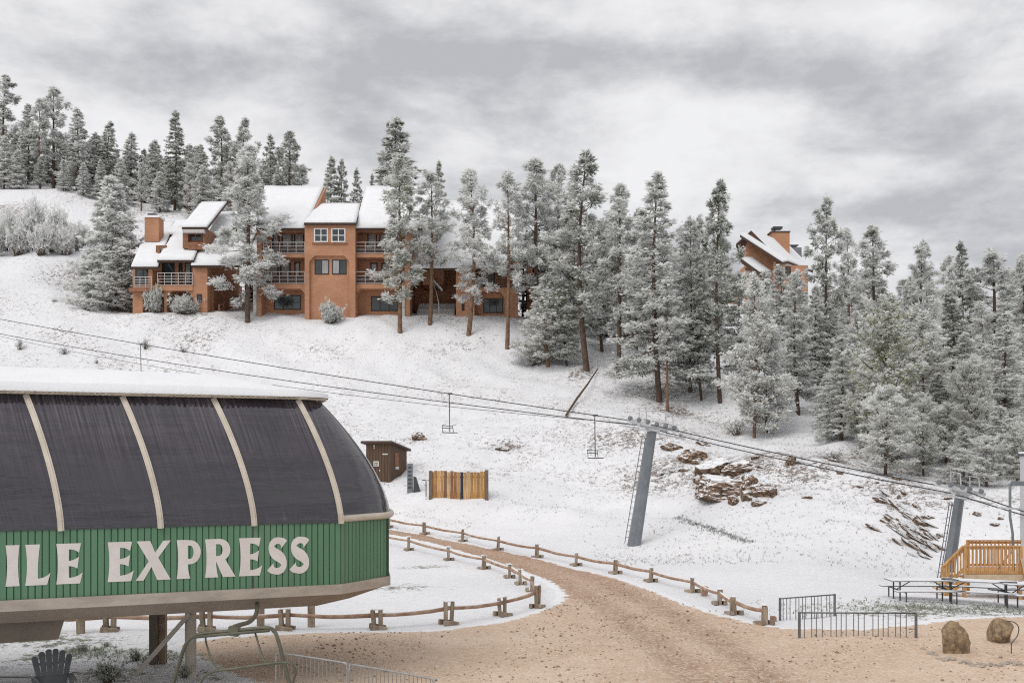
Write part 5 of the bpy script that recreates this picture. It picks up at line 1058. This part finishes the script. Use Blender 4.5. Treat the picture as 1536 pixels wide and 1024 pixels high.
RK0 = [(1042,692,42,24,'reddish flat ledge at the upper left of the rock outcrop beside the leaning tower'),(1068,715,58,40,'large snow-capped slab in the middle of the outcrop beside the leaning tower'),(1080,736,66,36,'biggest brown block at the front of the outcrop beside the leaning tower'),(1110,710,46,30,'snowy brown block at the upper right of the outcrop'),
      (1123,735,30,30,'orange pointed block right of the biggest outcrop block'),(1148,743,40,22,'low brown rocks at the right end of the outcrop'),(1010,674,36,14,'thin brown ledge poking out behind the tower head'),(1105,742,26,12,'small brown stone wedged before the orange block'),
      (1187,697,16,18,'lone tan stone sitting on the ridge under the ropes'),(627,660,26,16,'small reddish stones on the slope above the brown shed'),(755,675,26,8,'flat brown stone on the slope right of the hanging chair'),(1055,668,24,10,'small dark stone just under the ropes right of the tower')]
for i, (px, py, a, b, lb) in enumerate(RK0): rock('rock', px, py, a*.98, b*.98, lb, i+3, rot=random.uniform(-.4,.4), cut=13, tilt=random.uniform(.05,.3))
for i in range(34):
    px, py = random.choice(((1045,690),(1070,705),(1095,725),(1120,745),(1150,740),(1080,742),(1025,682),(1110,715),(1060,722)))
    rock('broken_rock', px+random.gauss(0, 13), py+random.gauss(0, 7), random.uniform(10, 26), random.uniform(6, 15), 'broken reddish rock wedged among the bigger outcrop blocks', 500+i, rot=random.uniform(-1,1), cut=12, tilt=random.uniform(-.2,.4), group='broken rocks of the outcrop', detail=3)
rock('bedrock', 1092, 744, 104, 36, 'broad snow-dusted bedrock hump under the broken outcrop blocks', 77, cut=16, tilt=.12, sink=.34, depth=.8, detail=5)
for i in range(64):
    u = random.random(); v = random.gauss(0, 1); px = 1318+u*92+v*10; py = 752+u*72-v*12
    rock('rock_ledge', px, py, random.uniform(12, 40), random.uniform(3, 8), 'thin red rock ledge among the slanting strata left of the second tower', 40+i, rot=-.3+random.uniform(-.2,.2), group='slanting red rock strata', tilt=random.uniform(.45,.75), depth=.5, sink=.36, cut=12, detail=3)
for i in range(30):
    px, py = random.choice(((1130,690),(1200,700),(1260,705),(1290,725),(1180,735),(1420,770),(1480,770),(1040,710),(1370,740)));
    rock('loose_stone', px+random.gauss(0, 26), py+random.gauss(0, 11), random.uniform(6, 15), random.uniform(4, 8), 'small reddish stone poking through the snow on the bank below the wood', 80+i, group='loose stones on the bank', detail=3, rot=random.uniform(-1, 1))
rock('boulder', 1434, 980, 37, 48, 'upright tan boulder on the gravel, left of a pair', 201, bouldermat, depth=.8, cut=9, sink=.12)
rock('boulder', 1503, 964, 35, 36, 'squat tan boulder on the gravel, right of a pair', 207, bouldermat, depth=.8, cut=8, sink=.12)
es = M('pale_edging_stone', (.46,.40,.34), .9, .25, 5, bump=.5)
for i in range(26):
    u = i/25; px = 1386+u*165+random.uniform(-3, 3); py = 976+10*math.sin(u*4.2)+u*30+random.uniform(-3, 3)
    rock('edging_stone', px, py, random.uniform(6, 13), random.uniform(4, 8), 'pale flat stone in the edging row before the tan boulders', 300+i, es, group='pale edging stones by the boulders', detail=3, rot=random.uniform(-1, 1))
a, b = ground(849, 626), ground(897, 557); o = MB().tube([a+Vector((0,0,.18)), a.lerp(b,.3)+Vector((0,0,.28)), a.lerp(b,.65)+Vector((0,0,.2)), b+Vector((0,0,.3))], [.08,.10,.08,.05], 8).build('fallen_log', bark, smooth=True); tag(o, 'dark fallen pole lying up the slope below the middle grove', 'log')

# ------------------------------------------------------------------ bike racks
rackm = M('grey_rack_paint', (.15,.155,.16), .45, .2, 6, metal=.3)
def bike_rack(pxa, pya, pxb, pyb, h, label, gaps_, tube_end=.07):
    a, b = GP(pxa, pya), GP(pxb, pyb); d_ = b-a; Lg = d_.length; d_ /= Lg; n_ = Vector((-d_.y, d_.x, 0)); o = thing('bike_rack', label, 'bike rack', (a+b)/2); z = Vector((0, 0, 1))
    m = MB().tube([a+z*.06, b+z*.06], .024, 8).tube([a+z*h, b+z*h], .020, 8); m.build('frame_rail', rackm, o, smooth=True)
    for p in (a, b): MB().tube([p+z*.02, p+z*(h+.02)], .038, 10).build('end_post', rackm, o); MB().tube([p-n_*.42+z*.03, p+n_*.42+z*.03], .035, 8).build('foot', rackm, o)
    x_ = 0; k = 0
    while True:
        x_ += gaps_[k % len(gaps_)]*.082; k += 1
        if x_ > Lg-.08: break
        q = a+d_*x_; MB().tube([q+z*.06, q+z*h], .0115, 6).build('bar', rackm, o)
    return o
bike_rack(1199, 961, 1374, 962, .76, 'long dark steel bike rack standing on the gravel', (1.6,2.4,1.5,1.9,2.8,1.7,1.6)); bike_rack(1170, 935, 1252, 928, .74, 'shorter dark steel bike rack on the snow behind the long one', (1.4,1.6,1.5,2.6))

# ------------------------------------------------------------------ picnic tables
plank = M('snow_dusted_table_top', (.30,.30,.31), .7, .3, 6, snow=.25)
def picnic(px, py, ang, Lg, label):
    c_ = GP(px, py); o = thing('picnic_table', label, 'table', (c_.x, c_.y, 0), 'picnic tables by the deck', R(ang))
    m = MB()
    for k in range(5): m.box(-Lg/2, Lg/2, -.38+k*.155, -.38+k*.155+.14, .72, .76)
    m.build('table_top', plank, o, local=True)
    for s_ in (-1, 1):
        m = MB()
        for k in range(2): y = s_*.72-.14+k*.145; m.box(-Lg/2, Lg/2, y, y+.135, .43, .465)
        m.build('bench', plank, o, local=True)
    for x_ in (-Lg*.36, Lg*.36):
        m = MB().tube([(x_, -.80, 0), (x_, -.80, .41), (x_, .80, .41), (x_, .80, 0)], .024, 8); m.build('bench_support', darksteel, o, local=True)
        m = MB().tube([(x_-.02, -.30, 0), (x_-.02, -.30, .70), (x_-.02, .30, .70), (x_-.02, .30, 0)], .026, 8).tube([(x_-.02, 0, .43), (x_*.45, 0, .70)], .018, 6); m.build('leg', darksteel, o, local=True)
picnic(1383, 902, -1, 2.3, 'snow-dusted picnic table nearest the rear bike rack, left of three'); picnic(1468, 904, -24, 2.3, 'middle picnic table, turned at an angle before the wooden deck'); picnic(1556, 908, 6, 2.4, 'picnic table cut by the right frame edge in front of the deck')

# ------------------------------------------------------------------ wooden deck, hut and metal frame at the right edge
Yk = 36.5; k_ = Yk/F; g0 = ground(1450, 890).z; dk = thing('wooden_deck', 'fresh cedar deck with baluster railing and short stairs at the right edge', 'deck', W(1490, 895, Yk))
fl = W(0, 861, Yk).z; tp = W(0, 818.5, Yk).z; xa, xb, xc = W(1447, 0, Yk).x, W(1531, 0, Yk).x, W(1414, 0, Yk).x
dsh = xa/Yk+.04; DD = 2.4
MB().prism([(xa-.05, Yk-.02, fl-.04), (xb+3, Yk-.02, fl-.04), (xb+3, Yk+DD, fl-.04), (xa-.05+dsh*DD, Yk+DD, fl-.04)], (0, 0, .04)).build('platform', newwood, dk); MB().box(xa-.05, xb+3, Yk-.08, Yk-.022, fl-.22, fl+.0).build('rim_beam', palewood, dk)
for x_, y_ in ((xa, Yk), (xb, Yk), (xa+dsh*DD, Yk+DD-.1), (xb+1.6, Yk)): MB().box(x_-.05, x_+.06, y_-.0, y_+.1, -1.3, fl-.222 if y_ < Yk+1 else tp+.02).build('post', newwood, dk)
def rail_run(p, q, h, n, lo=.09):
    p, q = Vector(p), Vector(q); z = Vector((0, 0, 1)); MB().bar(p+z*h, q+z*h, .13, .04).build('top_rail', newwood, dk); MB().bar(p+z*(h-.08), q+z*(h-.08), .04, .09).build('side_rail', newwood, dk); MB().bar(p+z*lo, q+z*lo, .04, .09).build('bottom_rail', newwood, dk)
    for k in range(1, n): c_ = p.lerp(q, k/n); MB().box(c_.x-.022, c_.x+.022, c_.y-.045, c_.y-.01, c_.z+lo-.05, c_.z+h-.022).build('baluster', newwood, dk)
H = tp-fl; pf_ = Vector((xa, Yk, fl)); pg = Vector((xb, Yk, fl)); rail_run(pf_, pg, H, 14); rail_run((xa+dsh*DD, Yk+DD-.1, fl), (xb+dsh*DD, Yk+DD-.1, fl), H, 14)
for p_ in (pf_, pg): MB().box(p_.x-.05, p_.x+.055, p_.y-.05, p_.y+.055, p_.z-.2, p_.z+H-.02).build('newel_post', newwood, dk)
zl = W(0, 889, Yk).z; ps = Vector((xc, Yk, zl)); hs = W(0, 849, Yk).z-zl
pe = Vector((xa-.05, Yk, fl+H-hs)); rail_run(ps, pe, hs, 7, .14); MB().box(xc-.05, xc+.055, Yk-.05, Yk+.055, zl-.3, zl+hs-.02).build('newel_post', newwood, dk)
so_ = Vector((dsh*1.0+.12,1.0,0)); rail_run(ps+so_, pe+so_, hs, 1, .14); MB().box(xc-.05+so_.x, xc+.055+so_.x, Yk+.95, Yk+1.055, zl-.3, zl+hs-.02).build('newel_post', newwood, dk)
ns = 4
for i in range(ns): x_ = xc+(xa-xc)*i/ns; z_ = zl+(fl-zl)*(i+.6)/ns; MB().box(x_+.03, x_+(xa-xc)/ns+.05, Yk+.06, Yk+.96, z_-.04, z_).build('tread', newwood, dk); MB().box(x_+.06, x_+(xa-xc)/ns+.02, Yk+.1, Yk+.92, z_+.001, z_+.03).build('tread_snow', snow_m, dk)
MB().bar((xc+.1, Yk+.03, zl-.05), (xa, Yk+.03, fl-.2), .04, .24).build('stringer', newwood, dk)
MB().bar((xb-.75, Yk+.4, fl), (xb-.05, Yk+.3, fl+H*.95), .05, .07).build('diagonal_board', palewood, dk); MB().bar((xb-.02, Yk-.1, fl+.6), (xb+.25, Yk-.2, zl), .07, .09).build('leaning_board', palewood, dk)
MB().box(xb+.08, xb+2.2, Yk-.25, Yk-.1, zl+.05, fl+.1).build('skirt_board', brownwood, dk)
hut = thing('operator_hut', 'pale grey lift operator hut wall cut by the right frame edge', 'hut', W(1560, 885, Yk+2)); x_ = W(1530, 0, Yk+4.4).x
MB().box(x_, x_+4, Yk+1.6, Yk+4.4, -.8, W(0, 684, Yk).z).build('wall', M('light_grey_siding', (.56,.56,.57), .7, .05, 2), hut); MB().box(x_-.05, x_+4.2, Yk+1.3, Yk+4.5, W(0, 684, Yk).z+.002, W(0, 680.5, Yk).z).build('roof', darksteel, hut)
MB().box(x_-.03, x_+4.17, Yk+1.33, Yk+4.47, W(0, 680.3, Yk).z, W(0, 676.5, Yk).z).build('roof_snow', snow_m, hut); MB().box(x_+.6, x_+1.7, Yk+1.57, Yk+1.599, fl+1.2, fl+2.4).build('window', paneglass, hut)
Ym = Yk+.7; mf = thing('metal_frame', 'dark steel pole frame with crossbar standing on the deck', 'frame', W(1519, 861, Ym))
MB().tube([W(1520, 861, Ym), W(1519, 800, Ym), W(1515, 775, Ym), W(1515, 726, Ym), W(1519, 723, Ym), W(1560, 724, Ym)], .05, 8).build('pole', galv, mf, smooth=True); MB().bar(W(1496, 761, Ym-.05), W(1548, 764, Ym-.05), .06, .07).build('crossbar', sheavepaint, mf); MB().bar(W(1517, 724.5, Ym-.02), W(1552, 726, Ym-.02), .08, .16).build('top_bar', galv, mf)
hp = thing('garden_hook', 'thin curved iron plant hook by the right boulder', 'hook', GP(1517, 985)); p = GP(1517, 985); k2 = p.y/F
MB().tube(curve3([p, p+Vector((0,0,18*k2)), p+Vector((1*k2,0,22*k2)), p+Vector((9*k2,0,32*k2)), p+Vector((11*k2,0,44*k2)), p+Vector((5*k2,0,52*k2)), p+Vector((-6*k2,0,54*k2))]), .012, 6).build('rod', darksteel, hp, smooth=True)

# ------------------------------------------------------------------ uncountable ground cover
def cover(name, n, fn, ln, wd, mat_, frost, nb=5):
    r = np.random.default_rng(5); P = []
    while len(P) < n:
        q = fn(r)
        if q is not None: P.append(q)
    P = np.array(P); z_ = height(P[:, 0], P[:, 1]); cen = np.stack([P[:, 0], P[:, 1], z_-.02], 1); ax_ = np.tile([0, 0, 1.0], (n, 1))
    co, tr, f = blades(r, cen, ax_, nb, ln, wd, np.clip(r.normal(frost, .2, n), 0, 1), .7, .5); o = bpy.data.objects.new(name, tri_mesh(name, co, tr, mat_, f)); COL.objects.link(o); tag(o, kind='stuff'); return o
def on_slope(r):
    Y = r.uniform(44, 125); X = r.uniform(-.52, .52)*Y; z_ = mnoise.noise(Vector((X*.16, Y*.16, 0)))+.6*mnoise.noise(Vector((X*.5, Y*.5, 4)))
    if z_ < -.15+r.normal()*.25 or (Y < 60 and X < 4): return None
    return X, Y
dry = foliage('dry_grass_blades', (.10,.085,.05), (.21,.17,.10))
o = cover('dry_grass', 14000, on_slope, .13, .022, dry, .2, 4)
def on_flat(r):
    c_ = random.choice(((1440,915,5,1.6),(1350,918,3,1),(1520,915,4,1.6),(1400,916,5,1.2),(130,977,.8,.5),(230,985,1.0,.6))); p_ = GP(c_[0], c_[1]); return p_.x+r.normal()*c_[2]*.6, p_.y+r.normal()*c_[3]*.6
o = cover('green_grass', 1500, on_flat, .10, .018, weed, .12)
def brush(r):
    u = r.random(); px = 1015+u*108; py = 776+u*36+r.normal()*2.2; p_ = brush_line[int(u*39.99)]; return p_.x+r.normal()*.16, p_.y+r.normal()*.16
brush_line = [ground(1015+u/39*108, 776+u/39*37) for u in range(40)]
o = cover('dark_brush', 420, brush, .11, .03, foliage('dark_twigs', (.03,.032,.028), (.06,.06,.05)), .1)

def pebbles(name, n, mat_):
    r = np.random.default_rng(11); X, Y = r.uniform(-8, 24, n*4), r.uniform(17, 40, n*4); k = poly_dist(X, Y) > .05
    P = [(x_, y_) for x_, y_ in zip(X[k], Y[k]) if mnoise.noise(Vector((x_*.4, y_*.4, 9)))+random.gauss(0, .25) > 0][:n]; n = len(P)
    P = np.array(P); z_ = height(P[:, 0], P[:, 1]); sz = np.clip(r.lognormal(-4.05, .5, n), .01, .06)
    dirs = np.array([(1,0,0),(0,1,0),(-1,0,0),(0,-1,0),(0,0,.8),(0,0,-.8)], float); a = r.uniform(0, 6.28, n); c_, s_ = np.cos(a), np.sin(a)
    d_ = dirs[None]*r.uniform(.6, 1.3, (n, 6, 1)); rot = np.stack([d_[..., 0]*c_[:, None]-d_[..., 1]*s_[:, None], d_[..., 0]*s_[:, None]+d_[..., 1]*c_[:, None], d_[..., 2]*.7], 2)
    co = (np.stack([P[:, 0], P[:, 1], z_+sz*.35+.015], 1)[:, None]+rot*sz[:, None, None]).reshape(-1, 3); f = np.array([(0,1,4),(1,2,4),(2,3,4),(3,0,4),(1,0,5),(2,1,5),(3,2,5),(0,3,5)]); tr = (np.arange(n)[:, None, None]*6+f[None]).reshape(-1, 3)
    o = bpy.data.objects.new(name, tri_mesh(name, co, tr, mat_, np.repeat(r.uniform(0, 1, n), 8))); COL.objects.link(o); tag(o, kind='stuff')
pebbles('loose_gravel', 5000, foliage('mixed_pebbles', (.40,.28,.20), (.54,.40,.29), (.74,.62,.51)))
